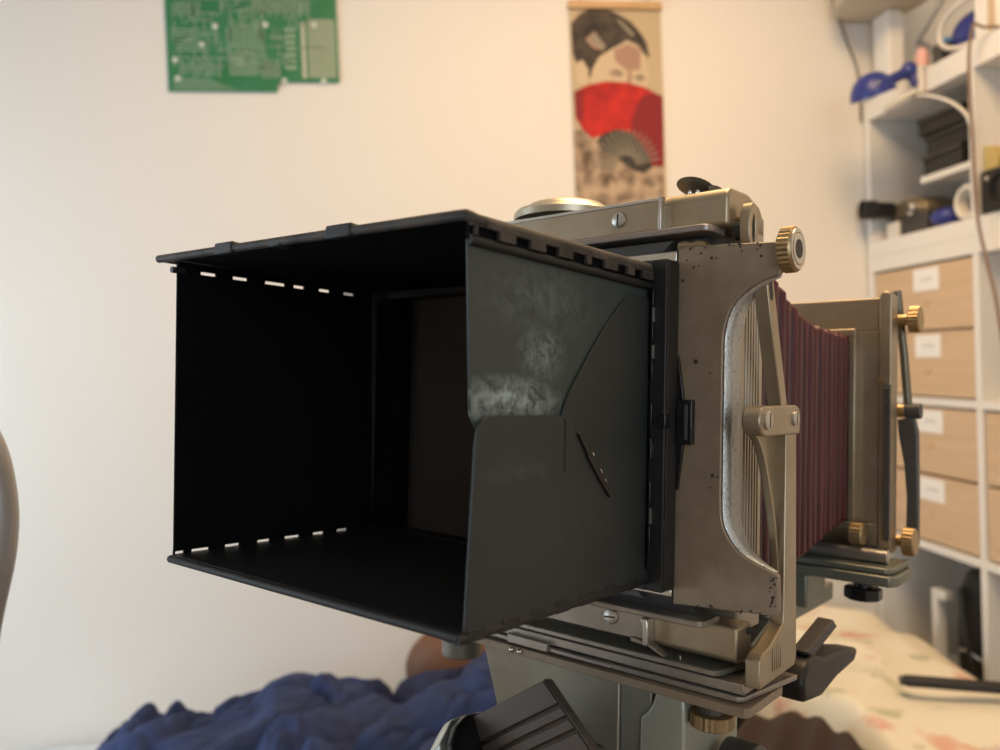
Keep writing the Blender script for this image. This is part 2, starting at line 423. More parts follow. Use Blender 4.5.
quick('spirit_level_dome', mat('pale_champagne', (0.52, 0.46, 0.35), 0.36, metal=0.7), vc, lambda b: lathe(b, (-.108, .029, .1205), (0, 0, 1), [(0, .033), (.0040, .033), (.0058, .0315), (.0062, .0285), (.0052, .0275), (.0078, .0262), (.0100, .0235), (.0104, .0215), (.0094, .0205), (.0112, .0190), (.0122, .0150), (.0127, .009), (.0128, .003)], 48), smooth=True)

# big knurled knob on the end of the plate
kb = BM(); lathe(kb, (.0385, .0040, .0840), (1, 0, 0), [(0, .0085), (.0010, .0100), (.0016, .0107), (.0068, .0107), (.0080, .0100), (.0080, .0052)], 56, .0006, (2, 3))
kn = obj('locking_knob', kb, brass, vc, smooth=True)
quick('knob_face', silver, kn, lambda b: lathe(b, (.0463, .0040, .0840), (1, 0, 0), [(0, .0100), (.0006, .0098), (.0006, .0082), (.0001, .0080)], 40), smooth=True)
quick('knob_face', silver, kn, lambda b: lathe(b, (.0463, .0040, .0840), (1, 0, 0), [(0, .0076), (.0008, .0074), (.0008, .0052)], 40), smooth=True)
quick('knob_hole', recess_m, kn, lambda b: lathe(b, (.0463, .0040, .0840), (1, 0, 0), [(0, .0046), (.0010, .0046)], 24))

# bottom housing with lip, screw and hook
bm = BM(); prism(bm, [(.003, -.1030), (.0215, -.1030), (.0215, -.1190), (.0190, -.1212), (.0060, -.1212), (.003, -.1195)], 'x', mir(.0190), .0190)
bh = obj('bottom_housing', bm, champ, vc, bevel=0.0025, seg=3)
bm = BM(); prism(bm, spline2([(-.0005, -.0075), (.0035, -.006), (.0055, -.001), (.0058, .012)], 4) + [(-.245, .012), (-.245, -.0078)], 'z', -.1040, -.1008)
obj('bottom_lip', bm, taupe_bar, vc, bevel=0.0006)
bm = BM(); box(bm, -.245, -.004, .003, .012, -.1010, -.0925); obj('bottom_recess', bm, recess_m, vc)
bm = BM(); prism(bm, [(-.21, -.0965), (-.032, -.0965), (-.038, -.0915), (-.21, -.0915)], 'y', .0005, .004); obj('slide_wedge', bm, graydark, vc, bevel=0.0003)
bm = BM(); box(bm, -.233, -.0305, -.0012, .004, -.1185, -.1045); obj('cover_plate', bm, taupe_bar, bh, bevel=0.0005)
screw('screw', (-.0513, -.0012, -.1094), (0, -1, 0), .0042, vc, (1, 0, 0.1))
bm = BM(); prism(bm, [(-.0315, -.1062), (-.0280, -.1054), (-.0270, -.1077), (-.0266, -.1185), (-.0278, -.1202), (-.0300, -.1196), (-.0303, -.1100)], 'y', -.0048, .003)
obj('hook', bm, silver, vc, bevel=0.0006)
bm = BM(); prism(bm, [(-.038, -.1172), (-.026, -.1188), (-.0175, -.1236), (-.019, -.1239), (-.027, -.1205), (-.038, -.1196)], 'y', -.003, .002); obj('hook_spring', bm, taupe_bar, vc, bevel=0.0003)
quick('peg', chrome, vc, lambda b: cyl(b, (-.0095, -.001, -.1246), (-.0095, -.001, -.1215), .0007, seg=8))
quick('lug_pin', recess_m, vc, lambda b: cyl(b, (.0180, .016, -.1065), (.0225, .016, -.1065), .0018, seg=12))

# --- tilt arm on the right (C shaped web with raised rims, clamp on top)
curve_in = [(-.0060, -.0060), (.0005, -.0095), (.0075, -.0180), (.0130, -.0290), (.0185, -.0420), (.0225, -.0540), (.0265, -.0700), (.0290, -.0860)]
foot = [(.0285, -.1030), (.0180, -.1075), (.0098, -.1110), (.0010, -.1125), (-.0025, -.1150), (-.0032, -.1240), (-.0025, -.1285)]
def side_arm(sx):
    x = (lambda v: v) if sx > 0 else mir
    def PR(bm, pts, a, b): prism(bm, pts, 'x', x(a), x(b))
    ci = spline2(curve_in, 4)
    bm = BM(); PR(bm, ci + [(.034, -.0860), (.034, -.006)], .0260, .0272)
    a = obj('tilt_arm', bm, champ, vc, bevel=0.0003)
    bm = BM(); PR(bm, [(.0290, .000), (.0430, .000), (.0445, -.0400), (.0470, -.1240), (.0440, -.1275)] + foot[::-1] + [(.0290, -.0960)], .0255, .0330)
    obj('arm_post', bm, champ, a, bevel=0.0008)
    rim = ci[:]; back = [(y + .0028, z - .0002) for y, z in ci][::-1]
    bm = BM(); PR(bm, rim + back, .0262, .0298); obj('arm_rib', bm, champ, a, bevel=0.0006)
    bm = BM()
    PR(bm, arc(-.0030, .0005, .0072, 90, 250, 10) + [(-.002, -.0070), (.030, -.0066), (.0440, -.0066)] + arc(.0385, .0020, .0066, -20, 90, 6), .0250, .0345)
    c = obj('arm_clamp', bm, champ, vc, bevel=0.0009)
    for yy, zz in ((-.0012, .0010), (.0355, .0016)):
        screw('clamp_screw', (x(.0345), yy, zz), (sx, 0, 0), .0047 if yy < 0 else .0038, vc, (0, 0.1, 1))
    bm = BM()
    PR(bm, [(.0075, .0710), (.0080, .0740), (.0120, .0760), (.0160, .0740), (.0270, .0400), (.0395, .0030), (.0310, .0030), (.0190, .0360)], .0225, .0300)
    l = obj('tilt_link', bm, champ, vc, bevel=0.0006)
    bm = BM(); PR(bm, arc(.0125, .0690, .0018, 0, 180, 8, .004) + arc(.0140, .0640, .0018, 180, 360, 8, .003), .0297, .0303); obj('link_slot', bm, recess_m, l)
    for k in range(5):
        yy = .0130 + k * .0026
        bm = BM(); PR(bm, [(yy, -.1120), (yy + .0013, -.1120), (yy + .0013, -.1235), (yy, -.1235)], .0328, .0335); obj('grip_rib', bm, champ, a, bevel=0.0002)
side_arm(1); side_arm(-1)
# bracket, plates and bars under the front standard
bm = BM(); prism(bm, [(mir(.0130), -.0040), (.0105, -.0040), (.0130, -.0015), (.0240, .050), (mir(.0240), .050)], 'z', -.1268, -.1240); obj('swing_plate', bm, green_grey, vc, bevel=0.0005)
quick('plate_edge', taupe_bar, vc, lambda b: box(b, mir(.0105), .0105, -.0046, -.0036, -.1266, -.1243), bevel=0.0002)
bm = BM(); box(bm, mir(.0256), .0256, -.0035, .047, -.1328, -.1278); obj('bracket_bar', bm, taupe_bar, vc, bevel=0.0006)
bm = BM(); prism(bm, [(mir(.0240), -.0050), (.0225, -.0050), (.0255, -.0020), (.0330, .049), (mir(.033), .049)], 'z', -.1364, -.1336); obj('bracket_bar', bm, taupe_bar, vc, bevel=0.0006)
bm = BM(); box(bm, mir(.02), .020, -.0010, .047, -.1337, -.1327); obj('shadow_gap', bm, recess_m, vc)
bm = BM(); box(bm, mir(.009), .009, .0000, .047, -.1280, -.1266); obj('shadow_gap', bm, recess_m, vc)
bm = BM(); prism(bm, [(mir(.030), -.0090)] + [(.0270, -.0090)] + arc(.0270, -.0060, .0030, -90, 0, 5) + [(.0300, .036), (mir(.030), .036)], 'z', -.1414, -.1369); obj('base_bar', bm, hammer, vc, bevel=0.0010)
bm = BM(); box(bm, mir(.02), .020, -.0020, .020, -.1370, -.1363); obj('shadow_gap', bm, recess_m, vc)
bm = BM(); box(bm, -.1195, -.0900, -.0072, -.0030, -.1362, -.1312); lt = obj('latch_plate', bm, taupe_bar, vc, bevel=0.0004)
for x_ in (-.1140, -.1080): quick('latch_ball', chrome, lt, lambda b: ellipsoid(b, (x_, -.0095, -.1390), (.0017, .0017, .0017), None, 10, 8), smooth=True)
bm = BM(); box(bm, -.0885, -.0480, -.0056, -.0040, -.1360, -.1340); obj('lilac_strip', bm, lilac, vc, bevel=0.0002)

# rail head under the bars, with the pale casting and knobs
bm = BM(); prism(bm, [(-.1400, -.1414), (-.0430, -.1414), (-.0430, -.235), (-.1080, -.235)], 'y', -.005, .070); obj('rail_head', bm, block_m, vc, bevel=0.0012)
bm = BM(); box(bm, -.0429, -.0240, -.0040, .068, -.235, -.1414); obj('rail_head_side', bm, mat('grey_casting', (0.25, 0.24, 0.20), 0.45, metal=0.45, col2=(0.20, 0.185, 0.145), vscale=20), vc, bevel=0.0010)
bm = BM(); prism(bm, [(-.0205, -.1414), (-.0045, -.1414), (-.0040, -.1500), (-.0040, -.2350), (-.0300, -.2350), (-.0295, -.1565), (-.0255, -.1530), (-.0225, -.1480)], 'y', -.0065, .060); obj('rail_clamp', bm, block_p, vc, bevel=0.0015)
def knurled(name, c, d, r, h, m, parent, n=48, ridge=.0006):
    bm = BM(); lathe(bm, c, d, [(0, r * .9), (h * .1, r), (h * .88, r), (h, r * .9)], n, ridge, (1, 2)); return obj(name, bm, m, parent, smooth=True)
knurled('clamp_knob', (.0066, .0025, -.1462), (0, 0, -1), .0106, .0080, brass_dull, vc)
quick('knob_stem', graydark, vc, lambda b: cyl(b, (.0066, .0025, -.1414), (.0066, .0025, -.1470), .0075))
quick('pivot_drum', graydark, vc, lambda b: lathe(b, (.002, .030, -.1840), (1, 0, 0), [(0, .015), (.018, .015)], 28), bevel=0.001)
quick('pivot_cap', silver, vc, lambda b: lathe(b, (.0195, .030, -.1840), (1, 0, 0), [(0, .0115), (.003, .0105), (.004, .006)], 24), smooth=True)
knurled('clamp_knob', (-.1800, .020, -.1515), (0, 0, -1), .0130, .0120, mat('grey_knob', (0.19, 0.18, 0.155), 0.45, metal=0.4), vc, 40, .0003)
quick('knob_stem', taupe_bar, vc, lambda b: cyl(b, (-.1800, .020, -.1414), (-.1800, .020, -.153), .0060))

# --- bellows
def bellows(bm):
    NP = 16; SUB = 8; rings = []
    def prof(t):
        y = .052 + t * .200
        xr = .0070 - .0095 * min(1, t * 1.2)
        top = .0965 - .0350 * (1 - (1 - min(1, t / .62)) ** 1.9)
        if t > .62: top -= .0015 * (t - .62)
        bot = -.0975 + .0210 * t ** 1.05
        return y, xr, top, bot
    for i in range(NP * SUB + 1):
        t = i / (NP * SUB); y, xr, top, bot = prof(t)
        ph = (i % SUB) / SUB
        a = (abs(math.sin(PI * ph)) ** .8 * .0062 - .0036) * (1 - .30 * t)         # rounded crests, sharp valleys
        a += .0004 * math.sin(i // SUB * 2.7)
        r = xr + a; l = mir(xr) - a; tt = top + a; bb = bot - a * .9; c = .0035
        pts = [(r, bb + c), (r + .0004 * math.sin(i * .9), bb * .5), (r, 0), (r + .0004 * math.sin(i * 1.3 + 1), tt * .5), (r, tt - c), (r - c, tt), (l + c, tt), (l, tt - c), (l, bb + c), (l + c, bb), (r - c, bb)]
        rings.append(([bm.verts.new((p[0], y, p[1])) for p in pts], ph))
    for (A, pa), (B, pb) in zip(rings, rings[1:]):
        n = len(A)
        for k in range(n):
            f = bm.faces.new((A[k], A[(k + 1) % n], B[(k + 1) % n], B[k]))
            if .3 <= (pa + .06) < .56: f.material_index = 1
quick('bellows', [bellow_m, mat('maroon_crest_highlight', (0.082, 0.012, 0.017), 0.42)], vc, bellows, smooth=True)  # second, lighter maroon paints the highlight along each pleat crest

# --- rear standard
XRr = .0180; XLr = mir(XRr)
bm = BM(); rw = .0150
box(bm, XLr, XRr, .2600, .2750, .0660, .0905); box(bm, XLr, XRr, .2600, .2750, -.0960, -.0790)
box(bm, XLr, XLr + .020, .2600, .2750, -.0790, .0660); box(bm, XRr - .020, XRr, .2600, .2750, -.0790, .0660)
rs = obj('rear_frame', bm, champ, vc, bevel=0.0008)
bm = BM(); box(bm, mir(.0035), .0035, .2500, .2600, .0610, .0670); box(bm, mir(.0035), .0035, .2500, .2600, -.0840, -.0780)
box(bm, -.0015, .0035, .2500, .2600, -.0780, .0610); box(bm, mir(.0035), mir(-.0015), .2500, .2600, -.0780, .0610); obj('bellows_frame', bm, champ, rs, bevel=0.0008)
bm = BM(); box(bm, mir(.010), .010, .2690, .2740, -.0800, .0680); obj('ground_glass_back', bm, recess_m, rs)
def rear_post(x0, x1, sx):
    bm = BM(); prism(bm, [(x0, -.1000), (x1, -.1000)] + [(x1 + (x0 - x1) * (0.5 - 0.5 * math.cos(PI * i / 10)), .0905 + .0045 * math.sin(PI * i / 10)) for i in range(11)], 'y', .2580, .2760)
    p = obj('rear_post', bm, champ, vc, bevel=0.0010)
    xm = x0 + (x1 - x0) * .55
    bm = BM(); box(bm, min(xm, x1), max(xm, x1), .2555, .2582, -.0900, .0250); rack_m = mat('rack_steel', (0.19, 0.18, 0.16), 0.4, metal=0.6); r = obj('rack', bm, rack_m, vc)
    bm = BM()
    for k in range(50):
        z = -.0890 + k * .00226
        prism(bm, [(.2556, z), (.2538, z + .0006), (.2556, z + .0013)], 'x', xm, x1)
    t = obj('rack_teeth', bm, rack_m, r); t['kind'] = 'stuff'
    quick('rack_screw', brass, vc, lambda b: lathe(b, ((x0 + xm) / 2 - sx * .001, .2582, .0290), (0, -1, 0), [(0, .0026), (.0016, .0024)], 14), smooth=True)
    return p
rear_post(.0180, .0268, 1); rear_post(mir(.0180), mir(.0268), -1)
def rear_arm(sx):
    x = (lambda v: v) if sx > 0 else mir
    bm = BM(); tube(bm, [(x(.0230), .288, .0985), (x(.0275), .291, .0500), (x(.0305), .294, .0040)], .0032, 12); obj('rear_link', bm, olive_dark, vc, smooth=True)
    bm = BM()
    pts = [(.0235, -.001), (.0245, -.012), (.0285, -.035), (.0305, -.060), (.0300, -.0960), (.0385, -.0960), (.0385, -.060), (.0378, -.010), (.0350, .0020)]
    prism(bm, [(x(a), b) for a, b in pts], 'y', .289, .297); obj('rear_arm', bm, graydark, vc, bevel=0.0010)
    quick('arm_joint', brass, vc, lambda b: cyl(b, (x(.0220), .292, .0060), (x(.0290), .292, .0060), .0052, seg=16), bevel=0.0008)
    quick('arm_joint', graydark, vc, lambda b: cyl(b, (x(.0290), .292, .0060), (x(.0400), .292, .0060), .0060, seg=16), bevel=0.0008)
    quick('knob_stem', brass, vc, lambda b: cyl(b, (x(.0180), .285, .0755), (x(.0350), .285, .0755), .0048, .0042), smooth=True)
    knurled('rear_knob', (x(.0325), .285, .0755), (sx, 0, 0), .0095, .0085, brass, vc, 44, .0006)
    quick('knob_stem', brass, vc, lambda b: cyl(b, (x(.0140), .282, -.0925), (x(.0310), .282, -.0925), .0045), smooth=True)
    knurled('rear_knob', (x(.0300), .282, -.0925), (sx, 0, 0), .0100, .0090, brass, vc, 44, .0006)
rear_arm(1); rear_arm(-1)
knurled('focus_knob', (.0035, .243, -.0850), (1, 0, 0), .0080, .0095, brass, vc, 36, .0005)
# base of the rear standard
bm = BM(); cyl(bm, (mir(.030), .240, -.0990), (.030, .240, -.0990), .0052, seg=20); obj('cross_rod', bm, silver, vc, smooth=True)
bm = BM(); prism(bm, [(mir(.032), .222), (.0330, .222), (.0370, .230), (.0370, .272), (mir(.036), .272)], 'z', -.1085, -.1040); obj('rear_base', bm, green_grey, vc, bevel=0.0012)
bm = BM(); prism(bm, [(mir(.036), .219), (.0360, .219), (.0400, .227), (.0400, .270), (mir(.040), .270)], 'z', -.1165, -.1090); obj('rear_base', bm, green_grey, vc, bevel=0.0012)
bm = BM(); box(bm, mir(.016), .016, .247, .268, -.1042, -.0965); obj('rear_carriage', bm, graydark, vc, bevel=0.001)
knurled('base_knob', (.0160, .2300, -.1200), (0, 0, -1), .0120, .0090, gloss_blk, vc, 16, .0008)
quick('knob_stem', gloss_blk, vc, lambda b: cyl(b, (.0160, .2300, -.1166), (.0160, .2300, -.121), .0062))
# monorail
bm = BM(); box(bm, -.1250, -.0350, .050, .330, -.1560, -.1410); rl = obj('rail', bm, green_grey, vc, bevel=0.0015)
bm = BM(); box(bm, -.115, -.022, .225, .268, -.1420, -.1166); obj('rail_carriage', bm, green_grey, vc, bevel=0.0015)
bm = BM(); prism(bm, [(.0500, -.1440), (.070, -.1440), (.110, -.1290), (.110, -.1230), (.060, -.1385), (.0500, -.1385)], 'x', -.030, -.004); obj('rail_brace', bm, green_grey, vc, bevel=0.001)
bm = BM(); prism(bm, [(.200, -.1420), (.215, -.1420), (.195, -.2000), (.180, -.2000)], 'x', -.050, -.036); obj('rail_brace', bm, block_p, vc, bevel=0.001)

# ------------------------------------------------------------------ compendium lens hood
hd = thing('lens_hood', 'black folding box lens hood with hinged leaves, clipped in front of the metal camera', 'lens hood')
hd.matrix_world = VC
FY, RY_ = -.1550, -.0140                                       # front and rear of the hood
# top panel with a rolled lip
bm = BM()
hexa(bm, [(-.2636, FY, .0828), (-.0250, FY, .0772), (-.0250, RY_, .0756), (-.2480, RY_, .0800), (-.2636, FY, .0858), (-.0250, FY, .0808), (-.0250, RY_, .0782), (-.2480, RY_, .0826)])
tp = obj('top_panel', bm, hood_in, hd, bevel=0.0008)
bm = BM(); tube(bm, [(-.2636, FY - .0004, .0846), (-.0290, FY - .0004, .0795)] + [(-.0250 + .0026 * math.sin(t), FY + .0020 - .0024 * math.cos(t), .0793 - .0010 * t) for t in (0, .4, .8, 1.2, 1.57)] + [(-.0224, FY + .008, .0776)], .0023, 12); obj('front_hem', bm, hood_edge, tp, smooth=True)
# right lip with hinge notches (knuckles left standing between them)
notch = [(-.1517, -.1385), (-.1283, -.1182), (-.1076, -.0981), (-.0873, -.0760), (-.0720, -.0606), (-.0489, -.0395), (-.0330, -.0250)]
def lip(bm, x0, x1, z0, z1, spans, a, b):
    y = a
    for s, e in spans:
        if s > y: box(bm, x0, x1, y, s, z0, z1)
        y = e
    if y < b: box(bm, x0, x1, y, b, z0, z1)
bm = BM()
prism(bm, [(-.0250, .0772)] + [(-.0250 + .0035 * math.sin(t), .0772 + .0036 * math.cos(t)) for t in [i * PI / 16 for i in range(9)]] + [(-.0215, .0752), (-.0232, .0750)], 'y', FY, RY_)
lip(bm, -.0236, -.0214, .0715, .0753, notch, FY + .002, RY_)
obj('top_lip', bm, hood_edge, tp, bevel=0.0003)
bm = BM(); cyl(bm, (-.0242, FY + .001, .0700), (-.0242, RY_, .0690), .0021, seg=12); obj('hinge_pin', bm, hood_m, tp, smooth=True)
bm = BM(); box(bm, -.0262, -.0240, FY + .001, RY_, .0690, .0775); obj('hinge_backing', bm, hood_in, tp)
# clips on the front edge
for (a, b, t) in ((-.2010, -.1840, .0052), (-.1085, -.0905, .0052)):
    bm = BM(); zc = .0846 + (a + .2636) * (-.0051 / .2366) ; zc2 = zc - (b - a) * .0215
    hexa(bm, [(a, FY - .0034, zc - .0030), (b, FY - .0034, zc2 - .0030), (b, FY + .010, zc2 - .0012), (a, FY + .010, zc - .0012), (a, FY - .0030, zc + .0036), (b, FY - .0030, zc2 + .0036), (b, FY + .010, zc2 + .0026), (a, FY + .010, zc + .0026)])
    obj('edge_clip', bm, hood_m, hd, bevel=0.0012)
bm = BM(); box(bm, -.1530, -.1430, FY - .0026, FY + .006, .0795, .0838); obj('edge_clip', bm, hood_m, hd, bevel=0.0010)
# left wall: slits between the hinge knuckles at its top and bottom edges
sl_t = [(-.1550, -.1510), (-.1414, -.1314), (-.1210, -.1109), (-.0991, -.0845), (-.0785, -.0701), (-.0591, -.0501), (-.0393, -.0298)]
sl_b = [(-.1545, -.1490), (-.1449, -.1339), (-.1244, -.1146), (-.1031, -.0941), (-.0840, -.0729), (-.0629, -.0540), (-.0440, -.0350)]
bm = BM()
hexa(bm, [(-.2382, FY, -.0795), (-.2362, FY, -.0795), (-.2342, RY_, -.0795), (-.2362, RY_, -.0795), (-.2446, FY, .0757), (-.2426, FY, .0757), (-.2400, RY_, .0757), (-.2420, RY_, .0757)])
lw = obj('left_leaf', bm, hood_in, hd, bevel=0.0004)
def knuckles(bm, spans, z0, z1, xa, xb, a, b):
    y = a
    def seg(p, q):
        f = lambda v: xa + (xb - xa) * (v - FY) / (RY_ - FY)
        hexa(bm, [(f(p) - .002, p, z0), (f(p), p, z0), (f(q), q, z0), (f(q) - .002, q, z0), (f(p) - .002, p, z1), (f(p), p, z1), (f(q), q, z1), (f(q) - .002, q, z1)])
    for s, e in spans:
        if s > y: seg(y, s)
        y = e
    if y < b: seg(y, b)
bm = BM(); knuckles(bm, sl_t, .0750, .0776, -.2427, -.2400, FY, RY_); knuckles(bm, [], .0776, .0815, -.2427, -.2400, FY, RY_); obj('hinge_knuckles', bm, hood_in, lw)
bm = BM(); knuckles(bm, sl_b, -.0812, -.0790, -.2362, -.2342, FY, RY_); obj('hinge_knuckles', bm, hood_in, lw)
bm = BM(); cyl(bm, (-.2432, FY - .0035, .0764), (-.2432, FY + .004, .0764), .0018, seg=12); obj('hinge_pin', bm, hood_m, lw)
# bottom panel
bm = BM()
hexa(bm, [(-.2395, FY, -.0858), (-.0225, FY, -.0846), (-.0225, RY_, -.0846), (-.2360, RY_, -.0838), (-.2395, FY, -.0812), (-.0240, FY, -.0806), (-.0240, RY_, -.0806), (-.2365, RY_, -.0810)])
bp = obj('bottom_panel', bm, hood_m, hd, bevel=0.0008)
bm = BM(); tube(bm, [(-.2398, FY - .0003, -.0838), (-.0228, FY - .0003, -.0826)], .0021, 12); obj('front_hem', bm, hood_m, bp, smooth=True)
# right side: three overlapping leaves
bm = BM()
up_p = [(-.1538, .0690), (-.1520, .0704), (RY_, .0690), (RY_, -.0150), (-.1380, -.0150), (-.1440, -.0060), (-.1500, .0020)]
prism(bm, up_p, 'x', -.0264, -.0252); obj('upper_leaf', bm, leaf_up, hd, bevel=0.0003)
bm = BM()
re_p = [(RY_, .0620)] + spline2([(-.0200, .0630), (-.0300, .0625), (-.0391, .0585), (-.0520, .0475), (-.0654, .0342), (-.0780, .0200), (-.0860, .0100), (-.0900, .0020), (-.0905, -.0070)], 4) + [(-.0900, -.0200), (-.0700, -.0450), (-.0400, -.0700), (RY_, -.0800)]
prism(bm, re_p, 'x', -.0250, -.0238); obj('rear_leaf', bm, leaf_re, hd, bevel=0.0003)
bm = BM()
lo_p = [(-.1536, -.0815), (-.1500, -.0832), (RY_, -.0832), (RY_, -.0790), (-.0340, -.0600), (-.0401, -.0496), (-.0542, -.0356), (-.0805, -.0055), (-.0895, .0008), (-.0915, .0018)] + spline2([(-.1380, .0020), (-.1440, .0012), (-.1478, -.0018), (-.1495, -.0080), (-.1502, -.0200)], 5)
prism(bm, lo_p, 'x', -.0236, -.0222); lol = obj('lower_leaf', bm, leaf_lo, hd, bevel=0.0003)
bm = BM(); hexa(bm, [(-.0236, -.0899, -.0235), (-.0219, -.0899, -.0235), (-.0219, -.0893, -.0235), (-.0236, -.0893, -.0235), (-.0236, -.0903, .0005), (-.0219, -.0903, .0005), (-.0219, -.0897, .0005), (-.0236, -.0897, .0005)]); obj('leaf_crease', bm, hood_m, lol)
bm = BM()
dv = Vector((0, .0542 - .0805, 0)); 
def along(t, off): return (-.0805 + .0263 * t + off * .74, -.0055 - .0301 * t + off * .67)
prism(bm, [along(0, -.0012), along(0.03, .0012), along(.30, .0016), along(.33, .0008), along(.62, .0010), along(.66, .0024), along(1.0, .0016), along(1.05, -.0004), along(.7, -.0016), along(.35, -.0022), along(.30, -.0014)], 'x', -.0238, -.0208)
ct = obj('leaf_catch', bm, gloss_blk, hd, bevel=0.0004)
bm = BM()
for t, l in ((.36, .05), (.62, .07), (.78, .05)):
    prism(bm, [along(t, .0012), along(t + l, .0012), along(t + l, .0019), along(t, .0019)], 'x', -.0209, -.0205)
obj('catch_glint_edge', bm, chrome, ct)
# bottom hinge of the right side: knuckles as raised tabs
kn_b = [(-.1521, -.1411), (-.1312, -.1196), (-.1114, -.1023), (-.0942, -.0843), (-.0756, -.0640), (-.0540, -.0440), (-.0340, -.0240)]
for s, e in kn_b:
    bm = BM(); box(bm, -.0232, -.0214, s, e, -.0850, -.0800); obj('hinge_knuckle', bm, hood_m, hd, bevel=0.0005)
bm = BM(); cyl(bm, (-.0232, FY - .002, -.0832), (-.0232, RY_, -.0832), .0019, seg=12); obj('hinge_pin', bm, hood_m, hd, smooth=True)
# rear frame
bm = BM()
box(bm, -.0235, -.0140, -.0135, -.0010, -.0885, .0826); box(bm, -.2460, -.2340, -.0135, -.0010, -.0885, .0826)
box(bm, -.2340, -.0235, -.0135, -.0010, .0740, .0826); box(bm, -.2340, -.0235, -.0135, -.0010, -.0885, -.0800)
fr = obj('rear_frame', bm, gloss_blk if False else hood_m, hd, bevel=0.0008)
bm = BM(); box(bm, -.0140, -.0132, -.0128, -.0016, -.0870, .0815); obj('frame_face', bm, mat('brown_black_face', (0.016, 0.013, 0.011), 0.6), fr, bevel=0.0003)
bm = BM(); box(bm, -.2340, -.2120, -.0150, -.0020, -.0800, .0740); obj('inner_flange', bm, hood_in, fr, bevel=0.0008)
bm = BM(); box(bm, -.0420, -.0235, -.0130, -.0020, -.0800, .0740); obj('inner_flange', bm, hood_in, fr, bevel=0.0008)
bm = BM()
for z0, z1 in ((.058, .067), (.040, .050), (.020, .030), (-.004, .008), (-.022, -.010), (-.045, -.032), (-.070, -.055)):
    box(bm, -.0216, -.0204, -.0158, -.0136, z0, z1)
obj('rear_hinge', bm, gloss_blk, fr, bevel=0.0003)
bm = BM()
for z0, z1 in ((.050, .0575), (.031, .038), (-.0205, -.0125), (-.054, -.046)):
    box(bm, -.0212, -.0204, -.0152, -.0138, z0, z1)
obj('hinge_pin', bm, silver, fr)
bm = BM(); box(bm, -.0170, -.0125, -.0160, -.0100, -.0045, .0025); obj('latch_stop', bm, gloss_blk, fr, bevel=0.0005)
bm = BM(); prism(bm, [(-.0140, .0336), (-.0128, .0330), (-.0092, .0100), (-.0092, -.0130), (-.0122, -.0370), (-.0140, -.0360)], 'y', -.0026, -.0003); lh = obj('latch', bm, gloss_blk, hd, bevel=0.0003)
bm = BM(); box(bm, -.0125, -.0036, -.0046, -.0003, -.0128, .0102); obj('latch_block', bm, gloss_blk, lh, bevel=0.0006)
bm = BM(); box(bm, -.0076, -.0058, -.0051, -.0045, -.0105, .0075); obj('latch_groove', bm, graydark, lh, bevel=0.0002)

# ------------------------------------------------------------------ tripod
tri = thing('tripod', 'black metal tripod head with grooved plate holding up the view camera', 'tripod')
tri.matrix_world = VC
# grooved tilt handle plate, in front of the rail head (three grooves along its length)
A = Vector((-.0553, -.055, -.1312)); B = Vector((-.1039, -.062, -.1636)); Cc = Vector((-.0237, -.060, -.1548))
ea = (B - A); eb = (Cc - A); nn = ea.cross(eb).normalized()
if nn.y > 0: nn = -nn
eb = eb * 1.35
def slab(bm, s0, s1, t0, t1, h0, h1):
    P = lambda s, t, h: A + ea * s + eb * t + nn * h
    hexa(bm, [P(s0, t0, h0), P(s1, t0, h0), P(s1, t1, h0), P(s0, t1, h0), P(s0, t0, h1), P(s1, t0, h1), P(s1, t1, h1), P(s0, t1, h1)])
bm = BM(); slab(bm, 0, 1.04, 0, 1.0, -.006, -.0012); hdp = obj('head_plate', bm, ribbed, tri, bevel=0.0004)
for t0, t1 in ((0, .245), (.285, .375), (.415, .51), (.55, 1.0)):
    bm = BM(); slab(bm, .014, 1.02, t0, t1, -.0013, .0016); obj('plate_rib', bm, ribbed, hdp, bevel=0.0004)
bm = BM(); slab(bm, -.014, .004, -.006, 1.0, -.004, .0022); obj('plate_rim', bm, hood_edge, hdp, bevel=0.0006)
cc = A + eb * .50 - nn * .004
bm = BM(); lathe(bm, cc + ea * .985, ea, [(0, .0255), (.002, .0285), (.006, .0290), (.0075, .0280)], 16); obj('cap_collar', bm, gloss_blk, tri, bevel=0.0008, angle=20)
bm = BM(); lathe(bm, cc + ea * 1.108, ea, [(0, .0270), (.002, .0305), (.008, .0300), (.016, .0265), (.024, .0195), (.029, .0110), (.030, .002)], 11); obj('end_cap', bm, mat('grey_alloy', (0.60, 0.63, 0.60), 0.3, metal=0.85, bump=0.2, bscale=120), tri, bevel=0.0012, angle=15)
bm = BM(); box(bm, -.115, -.030, -.040, .062, -.262, -.2358); hb = obj('head_block', bm, graydark, tri, bevel=0.004)
bm = BM(); box(bm, -.070, -.035, -.050, -.030, -.255, -.165); obj('head_bracket', bm, graydark, tri, bevel=0.002)
# pan handle behind the front standard
blk_h = mat('handle_black', (0.006, 0.006, 0.006), 0.45)
bm = BM(); prism(bm, [(.078, -.1480), (.086, -.1390), (.100, -.1360), (.116, -.1420), (.150, -.1440), (.186, -.1520), (.176, -.1590), (.140, -.1600), (.112, -.1640), (.082, -.1600)], 'x', .010, .026); ph = obj('pan_handle', bm, blk_h, tri, bevel=0.003, seg=3)
bm = BM(); prism(bm, [(.092, -.1340), (.138, -.1240), (.146, -.1300), (.100, -.1390)], 'x', .014, .024); obj('handle_lever', bm, mat('smoke_grey', (0.05, 0.045, 0.042), 0.5), tri, bevel=0.001)
bm = BM(); tube(bm, [(.013, .098, -.152), (-.010, .098, -.166), (-.030, .090, -.200), (-.045, .075, -.245), (-.050, .055, -.256)], .006, 12); obj('handle_rod', bm, gloss_blk, tri, smooth=True)
INV = VC.inverted()
apex = VC @ Vector((-.0725, .010, -.262)); 
